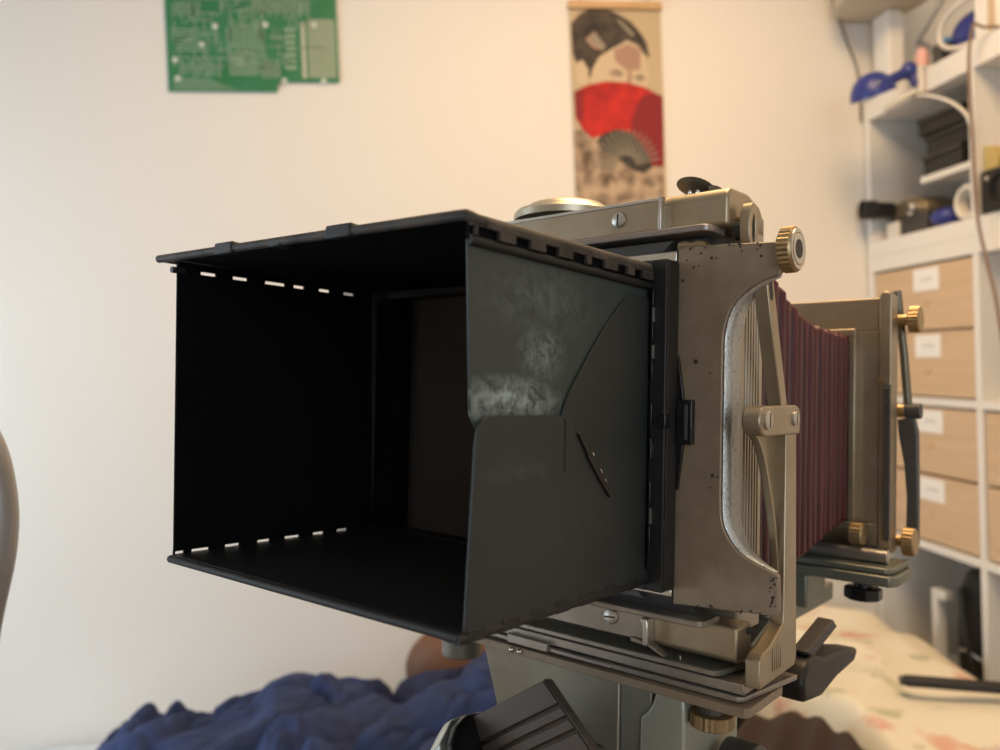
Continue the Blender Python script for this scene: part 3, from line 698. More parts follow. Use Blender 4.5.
def world_part(name, m, fn, **k):
    bm = BM(); fn(bm); bmesh.ops.transform(bm, matrix=INV, verts=bm.verts[:]); return obj(name, bm, m, tri, **k)
world_part('column', graydark, lambda b: cyl(b, apex + Vector((0, 0, .004)), apex + Vector((0, 0, -.42)), .016), smooth=True)
world_part('spider', gloss_blk, lambda b: lathe(b, apex + Vector((0, 0, -.04)), (0, 0, -1), [(0, .03), (.01, .042), (.05, .042), (.06, .03)], 24), smooth=True)
for k, a in enumerate((200, 320, 80)):
    dx, dy = math.cos(math.radians(a)), math.sin(math.radians(a)); R = .36 if k != 2 else .30
    p0 = apex + Vector((dx * .035, dy * .035, -.065)); p1 = Vector((apex.x + dx * R, apex.y + dy * R, .012))
    world_part('leg', graydark, lambda b: cyl(b, p0, p1, .014, .010, 14), smooth=True)
    world_part('rubber_foot', gloss_blk, lambda b: lathe(b, (p1.x, p1.y, .022), (0, 0, -1), [(0, .011), (.010, .014), (.022, .013)], 14), smooth=True)

# ------------------------------------------------------------------ circuit board on the wall
pcb_m = mat('solder_mask_green', (0.024, 0.175, 0.062), 0.4, col2=(0.042, 0.21, 0.095), vscale=14)
tr_m = mat('copper_trace', (0.28, 0.38, 0.27), 0.45); tr2 = mat('tinned_trace', (0.46, 0.47, 0.36), 0.4)
pc = thing('circuit_board', 'bare green circuit board with notched lower edge, hung on the wall', 'circuit board', (-.455, 1.848, 1.764))
Wp, Hp = .369, .330
bm = BM(); prism(bm, [(0, 0), (.232, 0), (.236, .021), (Wp, .022), (Wp, Hp), (0, Hp)], 'y', -.0035, -.0012); obj('board', bm, pcb_m, pc)
bm = BM(); b2 = BM()
def strip(bm, x0, x1, z0, z1): box(bm, x0, x1, -.0042, -.0034, z0, z1)
for k in range(9): strip(bm, .022 + k * .006, .0245 + k * .006, .168 - (k % 3) * .006, .196)
for k in range(6): strip(bm, .018, .09 - (k % 2) * .02, .088 + k * .009, .0912 + k * .009)
for k in range(13): strip(bm, .026 + k * .0068, .0288 + k * .0068, .03 + (k % 4) * .005, .072 - (k % 3) * .007)
for k in range(5): strip(bm, .01, .14 - k * .012, .004 + k * .0052, .0062 + k * .0052)
for k in range(12): strip(bm, .128 + k * .007, .131 + k * .007, .08 + (k * 7 % 5) * .004, .14 + (k * 5 % 7) * .006)
for k in range(10): strip(bm, .13, .19 + (k % 3) * .012, .036 + k * .0052, .0385 + k * .0052)
for k in range(12): strip(bm, .200 + k * .0035, .2016 + k * .0035, .03, .075 - (k % 3) * .006)
for k in range(7): strip(bm, .252 + (k % 2) * .003, .276, .05 + k * .014, .058 + k * .014)
for k in range(30): strip(bm, .185 + k * .0042, .1870 + k * .0042, .165 + (k % 4) * .004, .205)
for k in range(150):
    x = random.uniform(.01, .29); z = random.uniform(.035, .32); 
    if k % 2: strip(bm, x, min(x + random.uniform(.01, .06), .36), z, z + .0022)
    else: strip(bm, x, x + .0022, z, min(z + .03, .328))
for k in range(11): strip(b2, .304 + k * .0055, .3072 + k * .0055, .032, .162)
strip(b2, .288, .298, .03, .155)
t1 = obj('traces', bm, tr_m, pc); t1['kind'] = 'stuff'
t2 = obj('bus_traces', b2, tr2, pc); t2['kind'] = 'stuff'
for (x, z) in ((.074, .102), (.016, .068), (.020, .028), (.104, .143), (.212, .148), (.318, .150), (.248, .024), (.334, .024)):
    bm = BM(); lathe(bm, (x, -.0034, z), (0, -1, 0), [(0, .0062), (.0012, .0060), (.0012, .0026), (.0002, .0026)], 16); obj('mounting_ring', bm, mat('tinned_ring', (0.68, 0.70, 0.62), 0.4), pc, smooth=True)
for (x, z) in ((.006, .324), (.363, .324)):
    quick('nail', graydark, pc, lambda b: lathe(b, (x, 0.002, z), (0, -1, 0), [(0, .0012), (.006, .0012), (.006, .003), (.007, .0025)], 10))

# ------------------------------------------------------------------ printed wall scroll
sc = thing('wall_scroll', 'narrow printed wall scroll of a woman behind a red fan', 'poster', (.449, 1.848, 1.43))
SW, ST = .222, .536                                               # width, height of the printed sheet (top rod above)
cols = dict(tan=(0.52, 0.41, 0.27), hair=(0.035, 0.028, 0.025), skin=(0.60, 0.47, 0.33), pink=(0.40, 0.24, 0.18), red=(0.50, 0.018, 0.016), dred=(0.24, 0.016, 0.022), dark=(0.05, 0.042, 0.036), rib=(0.30, 0.26, 0.20), brown=(0.20, 0.13, 0.09))
pm = {k: mat('print_' + k, v, 0.8) for k, v in cols.items()}
pm['red'] = mat('print_red2', (0.58, 0.025, 0.018), 0.8, col2=(0.34, 0.012, 0.014), vscale=22)
pm['hair'] = mat('print_hair2', (0.03, 0.024, 0.022), 0.8, col2=(0.09, 0.065, 0.05), vscale=26)
pm['tattoo'] = mat('print_tattoo', (0.50, 0.37, 0.26), 0.8, col2=(0.13, 0.085, 0.06), vscale=24, detail=3, lo=0.38, hi=0.62)
def S(px, py):                                                    # sheet coordinates from the print's own grid (90 wide, 216 tall)
    return ((px) / 94 * SW, ST - (py - 10) / 216 * ST)
sh = BM(); box(sh, 0, SW, -.0018, -.0010, 0, ST); sheet = obj('canvas', sh, pm['tan'], sc)
def printed(m, zoom_pts, layer):
    bm = BM(); pts = []
    for (zx, zy) in zoom_pts:
        x = zx / 3.75 + 540; y = zy / 3.75
        px = x - (568.0 + .047 * y); pts.append(S(min(max(px, 0), 94), max(y, 10.5)))
    prism(bm, pts, 'y', -.0018 - layer * .00025, -.0017 - layer * .00025 + .0001)
    return bm
layers = [('hair', [(115, 95), (150, 58), (190, 42), (240, 38), (300, 60), (345, 85), (380, 120), (408, 160), (420, 215), (400, 200), (370, 165), (330, 150), (270, 185), (225, 215), (200, 255), (188, 285), (140, 240), (122, 200)], 1),
          ('pink', [(170, 150), (205, 120), (245, 170), (240, 190), (200, 180)], 2),
          ('skin', [(195, 310), (198, 255), (225, 210), (285, 175), (335, 162), (385, 185), (408, 225), (418, 270), (412, 330)], 2),
          ('pink', [(280, 185), (335, 165), (384, 186), (384, 255), (335, 262), (285, 225)], 3),
          ('skin', [(135, 235), (160, 222), (185, 260), (178, 310), (140, 305)], 2),
          ('pink', [(335, 262), (352, 266), (348, 308), (332, 308)], 4),
          ('brown', [(262, 268), (280, 256), (303, 258), (320, 272), (303, 281), (278, 279)], 4), ('brown', [(358, 283), (374, 272), (393, 275), (404, 288), (390, 296), (370, 294)], 4),
          ('skin', [(272, 269), (285, 263), (304, 266), (311, 272), (298, 276), (280, 275)], 5), ('skin', [(365, 284), (376, 278), (391, 281), (397, 288), (388, 292), (374, 290)], 5), ('dark', arc(293, 270, 5, 0, 330, 8), 6), ('dark', arc(382, 285, 5, 0, 330, 8), 6),
          ('tattoo', [(128, 470), (160, 470), (210, 500), (300, 555), (350, 600), (430, 590), (478, 600), (482, 815), (128, 815)], 2),
          ('red', [(130, 335), (180, 312), (250, 298), (330, 302), (400, 318), (445, 340), (470, 350), (476, 600), (430, 600), (400, 545), (350, 500), (290, 470), (235, 490), (200, 500), (165, 472), (135, 425)], 6),
          ('dred', [(370, 380), (395, 345), (445, 342), (472, 350), (478, 600), (432, 600), (400, 545), (352, 500), (350, 440)], 7),
          ('dred', [(128, 337), (160, 322), (165, 440), (135, 425)], 7),
          ('dark', [(215, 512), (240, 485), (290, 468), (345, 480), (385, 515), (418, 560), (432, 605), (400, 625), (355, 612), (300, 572), (250, 545)], 8),
          ('rib', [(180, 150), (205, 128), (250, 172), (238, 190)], 3),
          ('rib', [(290, 80), (300, 78), (360, 130), (350, 138)], 3)]
for k in range(17):
    a = math.radians(12 + k * 10.5); cx0, cy0 = 330, 600
    r0, r1 = 40, 132
    ca, sa = math.cos(a), -math.sin(a); nx, ny = -sa * 2.6, ca * 2.6
    layers.append(('rib', [(cx0 + ca * r0 * 1.0 - nx, cy0 + sa * r0 - ny), (cx0 + ca * r1 - nx, cy0 + sa * r1 - ny), (cx0 + ca * r1 + nx, cy0 + sa * r1 + ny), (cx0 + ca * r0 + nx, cy0 + sa * r0 + ny)], 9))
me_print = BM(); mats_used = []
for (mname, pts, ly) in layers:
    b = printed(None, pts, ly); tmp = bpy.data.meshes.new('t'); 
    if pm[mname] not in mats_used: mats_used.append(pm[mname])
    mi = mats_used.index(pm[mname])
    for f in b.faces: f.material_index = mi
    b.to_mesh(tmp); b.free(); n0 = len(me_print.faces); me_print.from_mesh(tmp); bpy.data.meshes.remove(tmp)
obj('print', me_print, mats_used, sheet)
wood = mat('light_wood', (0.62, 0.40, 0.20), 0.5, col2=(0.52, 0.32, 0.15), vscale=10, stretch=(1, 1, 12))
for z in (ST - .004, -.014):
    bm = BM(); box(bm, -.003, SW + .003, -.010, -.0005, z, z + .018); obj('rod', bm, wood, sc, bevel=0.002)
bm = BM(); tube(bm, [(.02, -.005, ST + .012), (SW / 2, -.004, ST + .09), (SW - .02, -.005, ST + .012)], .0012, 8); obj('cord', bm, wood, sc)
quick('nail', graydark, sc, lambda b: lathe(b, (SW / 2, .002, ST + .0895), (0, -1, 0), [(0, .0012), (.008, .0012), (.008, .003), (.009, .0025)], 10))

# ------------------------------------------------------------------ shelving
SX, SD = 1.182, .39
def shelf_unit(name, label, y_far, cells_y, z0, rows, post, outer, mid):
    """cube shelving against the right wall; rows = z levels of the shelf boards"""
    t = thing(name, label, 'shelf', (SX, y_far, z0))
    bo = .037
    def bx(n, ya, yb, za, zb, xf=0.0):
        bm = BM(); box(bm, xf, SD, ya - y_far, yb - y_far, za - z0, zb - z0); obj(n, bm, white_lam, t, bevel=0.0012)
    ys = cells_y
    bx('top_panel', ys[-1] - outer, y_far, rows[-1], rows[-1] + outer); bx('bottom_panel', ys[-1] - outer, y_far, rows[0] - min(outer, bo), rows[0])
    bx('side_panel', y_far - .020, y_far, rows[0], rows[-1]); bx('side_panel', ys[-1] - outer, ys[-1], rows[0], rows[-1])
    for r in rows[1:-1]: bx('shelf_board', ys[-1], y_far - .020, r - mid / 2, r + mid / 2)
    for y in ys[:-1]:
        for ra, rb in zip(rows, rows[1:]): bx('divider', y - post / 2, y + post / 2, ra + (mid / 2 if ra != rows[0] else 0), rb - (mid / 2 if rb != rows[-1] else 0))
    return t
shelf_unit('cube_shelf', 'white cube shelving unit filled with tan drawers, standing in the corner', 1.843, [1.478, 1.11], 0.0, [.04, .36, .690, 1.017, 1.325], .016, .036, .017)
shelf_unit('cube_shelf', 'upper white shelf unit stacked on the drawer unit, holding cameras and clutter', 1.843, [1.478, 1.11], 1.361, [1.398, 1.695], .016, .050, .017)

def drawer_insert(y0, y1, z0, z1, label):
    t = thing('drawer_insert', label, 'drawers', (SX, (y0 + y1) / 2, z0), group='tan drawer inserts in the shelving')
    w2 = (y1 - y0) / 2; h = z1 - z0
    bm = BM(); box(bm, .030, .034, -w2 + .002, w2 - .002, .001, h - .001); box(bm, .034, .30, -w2 + .001, -w2 + .010, .001, h - .001); box(bm, .034, .30, w2 - .010, w2 - .001, .001, h - .001); box(bm, .034, .30, -w2 + .010, w2 - .010, .001, .010)
    obj('casing', bm, tan_lam, t)
    for k in range(2):
        a = .003 + k * h / 2; b = a + h / 2 - .006
        bm = BM(); box(bm, .004, .028, -w2 + .004, w2 - .004, a, b); dr = obj('drawer', bm, tan_lam, t, bevel=0.001)
        cy = w2 * .22; zz = b - .006
        bm = BM(); box(bm, .0030, .0042, -.062, .022, zz - .050, zz); cd = obj('label_card', bm, paper, dr)
        bm = BM(); lathe(bm, (.0045, -.020, zz - .078), (-1, 0, 0), [(0, .0075), (.0030, .0080), (.0034, .0060), (.0010, .0045)], 16); obj('finger_pull', bm, tan_lam, dr, smooth=True)
        bm = BM(); 
        for q in range(3): box(bm, .0026, .0031, -.040 + q * .013, -.031 + q * .013, zz - .028, zz - .021)
        cdm = obj('handwriting', bm, mat('grey_ink', (0.62, 0.60, 0.58), 0.8), dr)
    return t
drawer_insert(1.487, 1.822, 1.0265, 1.323, 'upper pair of tan drawers with white label cards, nearest the wall corner')
drawer_insert(1.487, 1.822, .7005, 1.007, 'lower pair of tan drawers with white label cards, above the open compartment')
drawer_insert(1.112, 1.469, .7005, 1.007, 'pair of tan drawers cut by the right edge, low in the shelving')

blk = mat('black_matte', (0.012, 0.012, 0.013), 0.55); blue = mat('cobalt_blue', (0.022, 0.035, 0.22), 0.35); blue_l = mat('light_blue', (0.10, 0.28, 0.60), 0.4)
whitep = mat('white_plastic', (0.72, 0.68, 0.62), 0.4); greyp = mat('grey_plastic', (0.40, 0.38, 0.36), 0.5); pink = mat('pink_plastic', (0.75, 0.42, 0.38), 0.4)
cardb = mat('cardboard_beige', (0.58, 0.44, 0.30), 0.7)

# upper compartment, far cell: stack of black boxes on a small white riser
rz = 1.3988
ri = thing('riser', 'small white riser shelf under the black film boxes', 'shelf', (1.29, 1.555, rz))
quick('riser_top', white_lam, ri, lambda b: box(b, -.08, .2, -.062, .122, .110, .124), bevel=0.001)
for y in (-.055, .108): quick('leg', white_lam, ri, lambda b: box(b, .02, .19, y - .006, y + .006, 0, .110), bevel=0.001)
for k, (dx, dy, h, lab) in enumerate(((.0, .0, .046, 'black film box, lowest of the stack on the white riser'), (.006, -.004, .042, 'black film box, middle of the stack on the white riser'), (-.004, .006, .040, 'black film box, topmost of the stack on the white riser'))):
    z = rz + .1244 + sum((.046, .042, .040)[:k]) + k * .0005
    t = thing('film_box', lab, 'box', (1.262 + dx, 1.606 + dy, z), 0.06 * (k - 1), group='black boxes on the riser')
    quick('body', blk, t, lambda b: box(b, -.05, .12, -.066, .064, 0, h - .012), bevel=0.003)
    quick('lid', mat('black_gloss_lid', (0.02, 0.02, 0.022), 0.3), t, lambda b: box(b, -.053, .123, -.069, .067, h - .012, h), bevel=0.003)
# vintage camera with a black lens
vcam = thing('vintage_camera', 'small brass and black camera with round lens at the shelf corner', 'camera', (1.235, 1.728, rz), 0.0)
quick('body', mat('camera_leather', (0.05, 0.045, 0.042), 0.5), vcam, lambda b: box(b, -.02, .06, -.060, .075, .0, .050), bevel=0.004)
quick('top_plate', mat('olive_brass', (0.24, 0.19, 0.12), 0.4, metal=0.6), vcam, lambda b: prism(b, [(-.062, .050), (.078, .050), (.070, .078), (.030, .088), (-.02, .088), (-.055, .072)], 'x', -.018, .058), bevel=0.004)
quick('lens_barrel', blk, vcam, lambda b: lathe(b, (-.018, .062, .072), (-1, .15, .05), [(0, .018), (.04, .019), (.045, .023), (.075, .023), (.075, .018), (.068, .016)], 24), smooth=True)
quick('dial', chrome, vcam, lambda b: lathe(b, (-.018, -.02, .060), (-1, 0, 0), [(0, .016), (.012, .015), (.018, .009)], 20), smooth=True)
quick('strut', whitep, vcam, lambda b: box(b, -.03, -.021, .028, .072, 0.0, .040), bevel=0.002)
# blue pouch and white cable coil
bm = BM(); ellipsoid(bm, (0, 0, .022), (.038, .034, .022), None, 20, 12); o = obj('blue_pouch', bm, blue, smooth=True); o.location = (1.222, 1.604, rz + .0002); tag(o, 'small cobalt blue pouch lying under the white riser', 'pouch')
bm = BM()
for q in range(3):
    r = .031 - q * .001
    tube(bm, [(-.008 + q * .009, math.cos(a) * r,   .038 + math.sin(a) * r) for a in [i * 2 * PI / 24 for i in range(25)]], .0058, 8)
o = obj('cable_coil', bm, whitep, smooth=True); o.location = (1.215, 1.527, rz + .0014); tag(o, 'coil of thick white cable standing beside the blue pouch', 'cable')
# right hand cell: black camera, yellow envelope
kc = thing('black_camera', 'black boxy camera cut by the right picture edge, on the upper shelf', 'camera', (1.206, 1.405, rz))
quick('body', blk, kc, lambda b: box(b, -.02, .07, -.09, .060, 0, .088), bevel=0.006)
quick('viewfinder', blk, kc, lambda b: box(b, -.01, .06, -.05, .015, .088, .110), bevel=0.004)
quick('lens', gloss_blk, kc, lambda b: lathe(b, (-.02, -.02, .042), (-1, 0, 0), [(0, .034), (.02, .034), (.02, .028), (.014, .026)], 28), smooth=True)
quick('dial', chrome, kc, lambda b: lathe(b, (-.02, .038, .070), (-1, 0, 0), [(0, .005), (.003, .004)], 12), smooth=True)
bm = BM(); prism(bm, [(-.017, 0), (.016, 0), (.016, .050), (-.002, .046), (-.017, .020)], 'x', 0, .06); o = obj('yellow_packet', bm, mat('yellow_paper', (0.52, 0.40, 0.15), 0.7), bevel=0.001); o.location = (1.196, 1.4465, rz + .0884); tag(o, 'yellow paper packet lying on top of the black boxy camera', 'packet')
# open cell of the lower unit (right), a black lens case
bm = BM(); lathe(bm, (0, 0, 0), (0, 0, 1), [(0, .036), (.004, .038), (.085, .038), (.088, .041), (.11, .041), (.114, .036)], 28); o = obj('lens_case', bm, blk, smooth=True); o.location = (1.28, 1.417, 1.0258); tag(o, 'black round lens case in the open cell at the right edge', 'case')

# top of the upper unit
tz = 1.7458
tl = thing('table_lamp', 'white drum lamp on a square post atop the shelf corner', 'lamp', (1.135, 1.735, tz))
tl.location = (1.215, 1.785, tz)
quick('base', white_lam, tl, lambda b: box(b, -.04, .055, -.05, .05, 0, .012), bevel=0.003)
quick('post', white_lam, tl, lambda b: box(b, -.020, .020, -.03, .03, .012, .192), bevel=0.004)
quick('drum_shade', mat('linen_shade', (0.55, 0.48, 0.38), 0.8), tl, lambda b: lathe(b, (-.045, -.045, .192), (0, 0, 1), [(0, .092), (.006, .103), (.18, .098), (.18, .09)], 40), smooth=True)
def can(name, lab, cat, loc, r, h, m, rr=0.0, cap=None):
    t = thing(name, lab, cat, loc)
    quick('body', m, t, lambda b: lathe(b, (0, 0, 0), (0, 0, 1), [(0, r * .9), (.003, r), (h * .8, r), (h * .85, r * .9), (h * .85, r * .5)], 20), smooth=True)
    quick('cap', cap or m, t, lambda b: lathe(b, (0, 0, h * .85), (0, 0, 1), [(0, r * .6), (h * .13, r * .6), (h * .15, r * .5)], 16), smooth=True)
    return t
can('pink_bottle', 'small pink bottle on the front edge of the top shelf', 'bottle', (1.205, 1.652, tz), .014, .060, pink)
bm = BM(); ellipsoid(bm, (0, 0, .042), (.05, .045, .042), None, 20, 12); o = obj('brown_pouch', bm, mat('brown_pouch', (0.06, 0.045, 0.035), 0.7, bump=0.3, bscale=60), smooth=True); o.location = (1.372, 1.740, tz + .0003); tag(o, 'dark brown pouch behind the blue lamp on the top shelf', 'pouch')
bm = BM(); box(bm, -.02, .02, -.016, .016, 0, .05); o = obj('dark_block', bm, graydark, bevel=0.003); o.location = (1.225, 1.605, tz); tag(o, 'small dark grey box right of the pink bottle', 'box')
bm = BM(); ellipsoid(bm, (0, 0, .050), (.05, .06, .050), None, 20, 12); o = obj('blue_bag', bm, blue, smooth=True); o.location = (1.262, 1.545, tz); tag(o, 'rounded dark blue bag on the top shelf beside the cable loop', 'bag')
bm = BM(); box(bm, -.01, .03, -.012, .012, 0, .072); o = obj('light_blue_box', bm, blue_l, bevel=0.003); o.location = (1.245, 1.627, tz); tag(o, 'narrow light blue box standing behind the pink bottle', 'box')
bm = BM(); tube(bm, spline([(1.298, 1.690, tz + .009), (1.300, 1.705, tz + .055), (1.270, 1.722, tz + .088), (1.240, 1.712, tz + .100), (1.230, 1.675, tz + .116), (1.235, 1.635, tz + .150), (1.25, 1.60, tz + .20)], 8), .0085, 10); bmesh.ops.translate(bm, verts=bm.verts[:], vec=(0, 0, 0)); o = obj('hose', bm, greyp, smooth=True); tag(o, 'grey flexible hose curving up behind the blue boxes', 'hose')
bm = BM(); tube(bm, spline([(1.205, 1.475, tz + .010), (1.19, 1.53, tz + .012), (1.20, 1.585, tz + .045), (1.20, 1.575, tz + .085), (1.205, 1.52, tz + .105), (1.23, 1.46, tz + .10)], 8), .005, 10); o = obj('cable_loop', bm, whitep, smooth=True); tag(o, 'loop of pale cable standing in front of the dark blue bag', 'cable')
jr = thing('white_jar', 'white square canister at the top right of the shelf', 'canister', (1.215, 1.440, tz))
quick('body', white_lam, jr, lambda b: box(b, -.028, .030, -.030, .030, 0, .110), bevel=0.004)
quick('side_label', cardb, jr, lambda b: box(b, -.0285, -.0275, -.028, -.008, .006, .10))
quick('lid', white_lam, jr, lambda b: box(b, -.030, .032, -.032, .032, .110, .130), bevel=0.004)

# blue clamp lamp hanging over the front of the shelf
cl = thing('clamp_lamp', 'cobalt blue dome desk lamp clipped over the shelf front', 'lamp', (1.146, 1.628, 1.700))
ax = Vector((.34, .12, -1.0)).normalized()
def dome(b):
    prof = [(-.050, .010), (-.048, .020), (-.043, .030), (-.032, .042), (-.015, .0515), (.006, .056), (.008, .056), (.006, .0535), (-.014, .049), (-.030, .040), (-.040, .028), (-.044, .010)]
    lathe(b, (-.078, .0, -.003), ax, [(h * .86, r * .86) for h, r in prof], 36)
quick('shade', blue, cl, dome, smooth=True)
quick('bulb', whitep, cl, lambda b: lathe(b, (-.083, 0, -.005), ax, [(-.038, .011), (-.02, .013), (-.004, .012), (.002, .004)], 16), smooth=True)
quick('joint', blue, cl, lambda b: [cyl(b, (-.045, 0, .022), (.008, 0, .045), .012, seg=14), ellipsoid(b, (.010, 0, .046), (.020, .016, .020), None, 14, 10), cyl(b, (.010, 0, .046), (.020, -.01, .010), .009, seg=12)], smooth=True)
quick('clip', whitep, cl, lambda b: [box(b, .0, .030, -.02, .02, -.008, -.004), box(b, .018, .0305, -.02, .02, -.004, .0475), box(b, .018, .07, -.02, .02, .0470, .0520)], bevel=0.001)
quick('tube_light', whitep, cl, lambda b: tube(b, [(-.065, -.02, -.045), (-.02, -.02, -.020), (.010, -.015, -.004)], .006, 10), smooth=True)
quick('screw_dot', chrome, cl, lambda b: lathe(b, Vector((-.083, 0, -.005)) + Vector((-.01, -.045, .010)), (-.1, -1, .25), [(0, .004), (.003, .003)], 10))
bm = BM(); tube(bm, spline([(1.165, 1.620, 1.690), (1.160, 1.56, 1.668), (1.165, 1.505, 1.635), (1.172, 1.470, 1.588), (1.174, 1.468, 1.50), (1.174, 1.462, 1.42)], 8), .0035, 8); o = obj('lamp_cord', bm, whitep, smooth=True); tag(o, 'white cord looping down from the blue lamp', 'cord')
bm = BM(); tube(bm, spline([(1.15, 1.425, tz + .02), (1.150, 1.440, 1.70), (1.150, 1.436, 1.54), (1.150, 1.430, 1.405), (1.150, 1.413, 1.324), (1.150, 1.386, 1.225), (1.150, 1.366, 1.10), (1.152, 1.35, .95)], 8) , .0032, 8)
tube(bm, [(1.15, 1.425, tz + .02), (1.166, 1.42, tz + .010), (1.20, 1.40, tz + .0034)], .0032, 8)
o = obj('hanging_cord', bm, mat('brown_cord', (0.22, 0.14, 0.09), 0.6), smooth=True); tag(o, 'thin brown cord hanging down the front of the shelving', 'cord')
bm = BM(); tube(bm, spline([(1.108, 1.845, 2.02), (1.117, 1.845, 1.985), (1.144, 1.845, 1.90), (1.172, 1.845, 1.82), (1.178, 1.846, 1.70)], 6), .0026, 8); o = obj('wall_cable', bm, mat('olive_cable', (0.16, 0.14, 0.10), 0.6), smooth=True); tag(o, 'dark cable slanting down the wall behind the shelf lamp', 'cable')

# open compartment at the bottom
bm = BM(); 
bgz = .369
bg = thing('black_bag', 'black soft bag in the open bottom compartment of the shelving', 'bag', (1.265, 1.560, bgz))
quick('body', mat('black_nylon', (0.012, 0.012, 0.013), 0.6, bump=0.3, bscale=40), bg, lambda b: prism(b, [(-.060, 0), (.062, 0), (.068, .10), (.064, .22), (.03, .285), (-.03, .29), (-.055, .24), (-.062, .12)], 'x', -.04, .09), bevel=0.02, seg=3)
quick('strap', blk, bg, lambda b: tube(b, spline([(-.05, -.03, .05), (-.062, 0, .14), (-.05, .03, .24)], 6), .008, 8), smooth=True)
quick('chain', chrome, bg, lambda b: tube(b, spline([(-.05, -.04, .10), (-.066, 0, .115), (-.05, .04, .098)], 6), .0022, 8), smooth=True)
bm = BM(); box(bm, -.012, .012, -.010, .010, 0, .215); box(bm, -.012, .012, -.035, -.010, .195, .215); o = obj('white_bracket', bm, white_lam, bevel=0.002); o.location = (1.225, 1.675, bgz + .0005); tag(o, 'white angled bracket standing left of the black bag', 'bracket')

# ------------------------------------------------------------------ bed and bedding
bed = thing('bed', 'low bed against the wall under the heaped blankets', 'bed', (0.13, 1.40, 0))
quick('frame', mat('bed_wood', (0.30, 0.20, 0.12), 0.5), bed, lambda b: box(b, -1.0, .985, -.45, .435, .14, .22), bevel=0.006)
for sx in (-.95, .93):
    for sy in (-.40, .38): quick('leg', mat('bed_wood', (0.3, 0.2, 0.12)), bed, lambda b: box(b, sx - .03, sx + .03, sy - .03, sy + .03, 0, .14), bevel=0.004)
quick('mattress', mat('mattress_ticking', (0.62, 0.66, 0.70), 0.9, bump=0.1, bscale=80), bed, lambda b: box(b, -.99, .975, -.44, .43, .22, .36), bevel=0.03, seg=3)

def lerp_pts(pts, x):
    if x <= pts[0][0]: return pts[0][1]
    for (a, b), (c, d) in zip(pts, pts[1:]):
        if x <= c:
            t = (x - a) / (c - a); t = t * t * (3 - 2 * t); return b + (d - b) * t
    return pts[-1][1]


def cloth(name, m, x0, x1, y0, y1, nx, ny, zfun, base, solid=0.0, rnd=0.10):
    """closed heap: height field over a rounded patch, skirt down to base"""
    bm = BM(); g = []
    for j in range(ny + 1):
        row = []
        for i in range(nx + 1):
            u = i / nx; v = j / ny
            x = x0 + (x1 - x0) * u; y = y0 + (y1 - y0) * v
            e = min(u, 1 - u) * (x1 - x0); f = min(v, 1 - v) * (y1 - y0)
            d = min(1.0, e / rnd); h = min(1.0, f / rnd)
            k = math.sqrt(max(0, 1 - (1 - d) ** 2)) * math.sqrt(max(0, 1 - (1 - h) ** 2))
            z = base + (zfun(x, y) - base) * k
            wob = 0.02 * noise.noise(Vector((x * 5, y * 5, 3.1)))
            row.append(bm.verts.new((x + wob, y + wob, max(z, base))))
        g.append(row)
    for j in range(ny):
        for i in range(nx): bm.faces.new((g[j][i], g[j][i + 1], g[j + 1][i + 1], g[j + 1][i]))
    rim = g[0] + [r[-1] for r in g[1:]] + g[-1][-2::-1] + [r[0] for r in g[-2:0:-1]]
    bm.faces.new(rim[::-1])
    return obj(name, bm, m, smooth=True)


def ridged(x, y, z, s):
    v = Vector((x * s, y * s, z)); w_ = noise.noise_vector(v * 0.6) * 0.9
    return 1 - abs(noise.noise(v + w_)) * 2.2


ridge = [(-.56, .50), (-.529, .535), (-.433, .560), (-.327, .548), (-.274, .550), (-.22, .572), (-.157, .570), (-.103, .556), (-.007, .566), (.06, .598), (.152, .612), (.35, .63)]
def navy_z(x, y):
    r = lerp_pts(ridge, x) - .415
    p = 1 - ((y - 1.42) / (.50 if y < 1.42 else .30)) ** 2
    c_, s_ = math.cos(.6), math.sin(.6); xr, yr = x * c_ + y * s_, (-x * s_ + y * c_) * 2.1
    v1 = Vector((xr * 4.2, yr * 4.2, 1)); w1 = noise.noise_vector(v1 * .7) * .8
    a1 = min(1, abs(noise.noise(v1 + w1)) * 2.2) ** .7; v2 = Vector((xr * 9, yr * 8, 5)); a2 = min(1, abs(noise.noise(v2 + w1)) * 2.2) ** .8
    cr = lambda q: max(0, 1 - abs(noise.noise(q)) * 5.0)
    f = .075 * (noise.noise(v1 * .8 + w1 * .7)) + .03 * noise.noise(v2) - .050 * cr(v1 * .9 + w1) ** 1.5 - .036 * cr(v2 * .8 + w1 * 1.5 + Vector((4, 2, 1))) ** 1.3 - .012 * cr(v2 * 1.7 + w1 * 2) + .018 + .010 * noise.noise(Vector((xr * 20, yr * 14, 2)))
    fade = min(1.0, abs(y - 1.42) / .14) * .78 + .22
    return .40 + r * max(.25, p) ** .8 + f * fade
navy = mat('navy_cotton', (0.018, 0.038, 0.130), 0.8, bump=0.3, bscale=60, col2=(0.011, 0.021, 0.075), vscale=6)
o = cloth('duvet', navy, -.575, .42, 1.02, 1.68, 220, 160, navy_z, .362, rnd=.09); tag(o, 'crumpled navy blue duvet heaped on the bed', 'duvet')
def cream_z(x, y): return .535 + .018 * ridged(x, y, 5.0, 3.0) + .010 * noise.noise(Vector((x * 9, y * 9, 1))) - .035 * max(0, (x - .95) / .15) ** 2
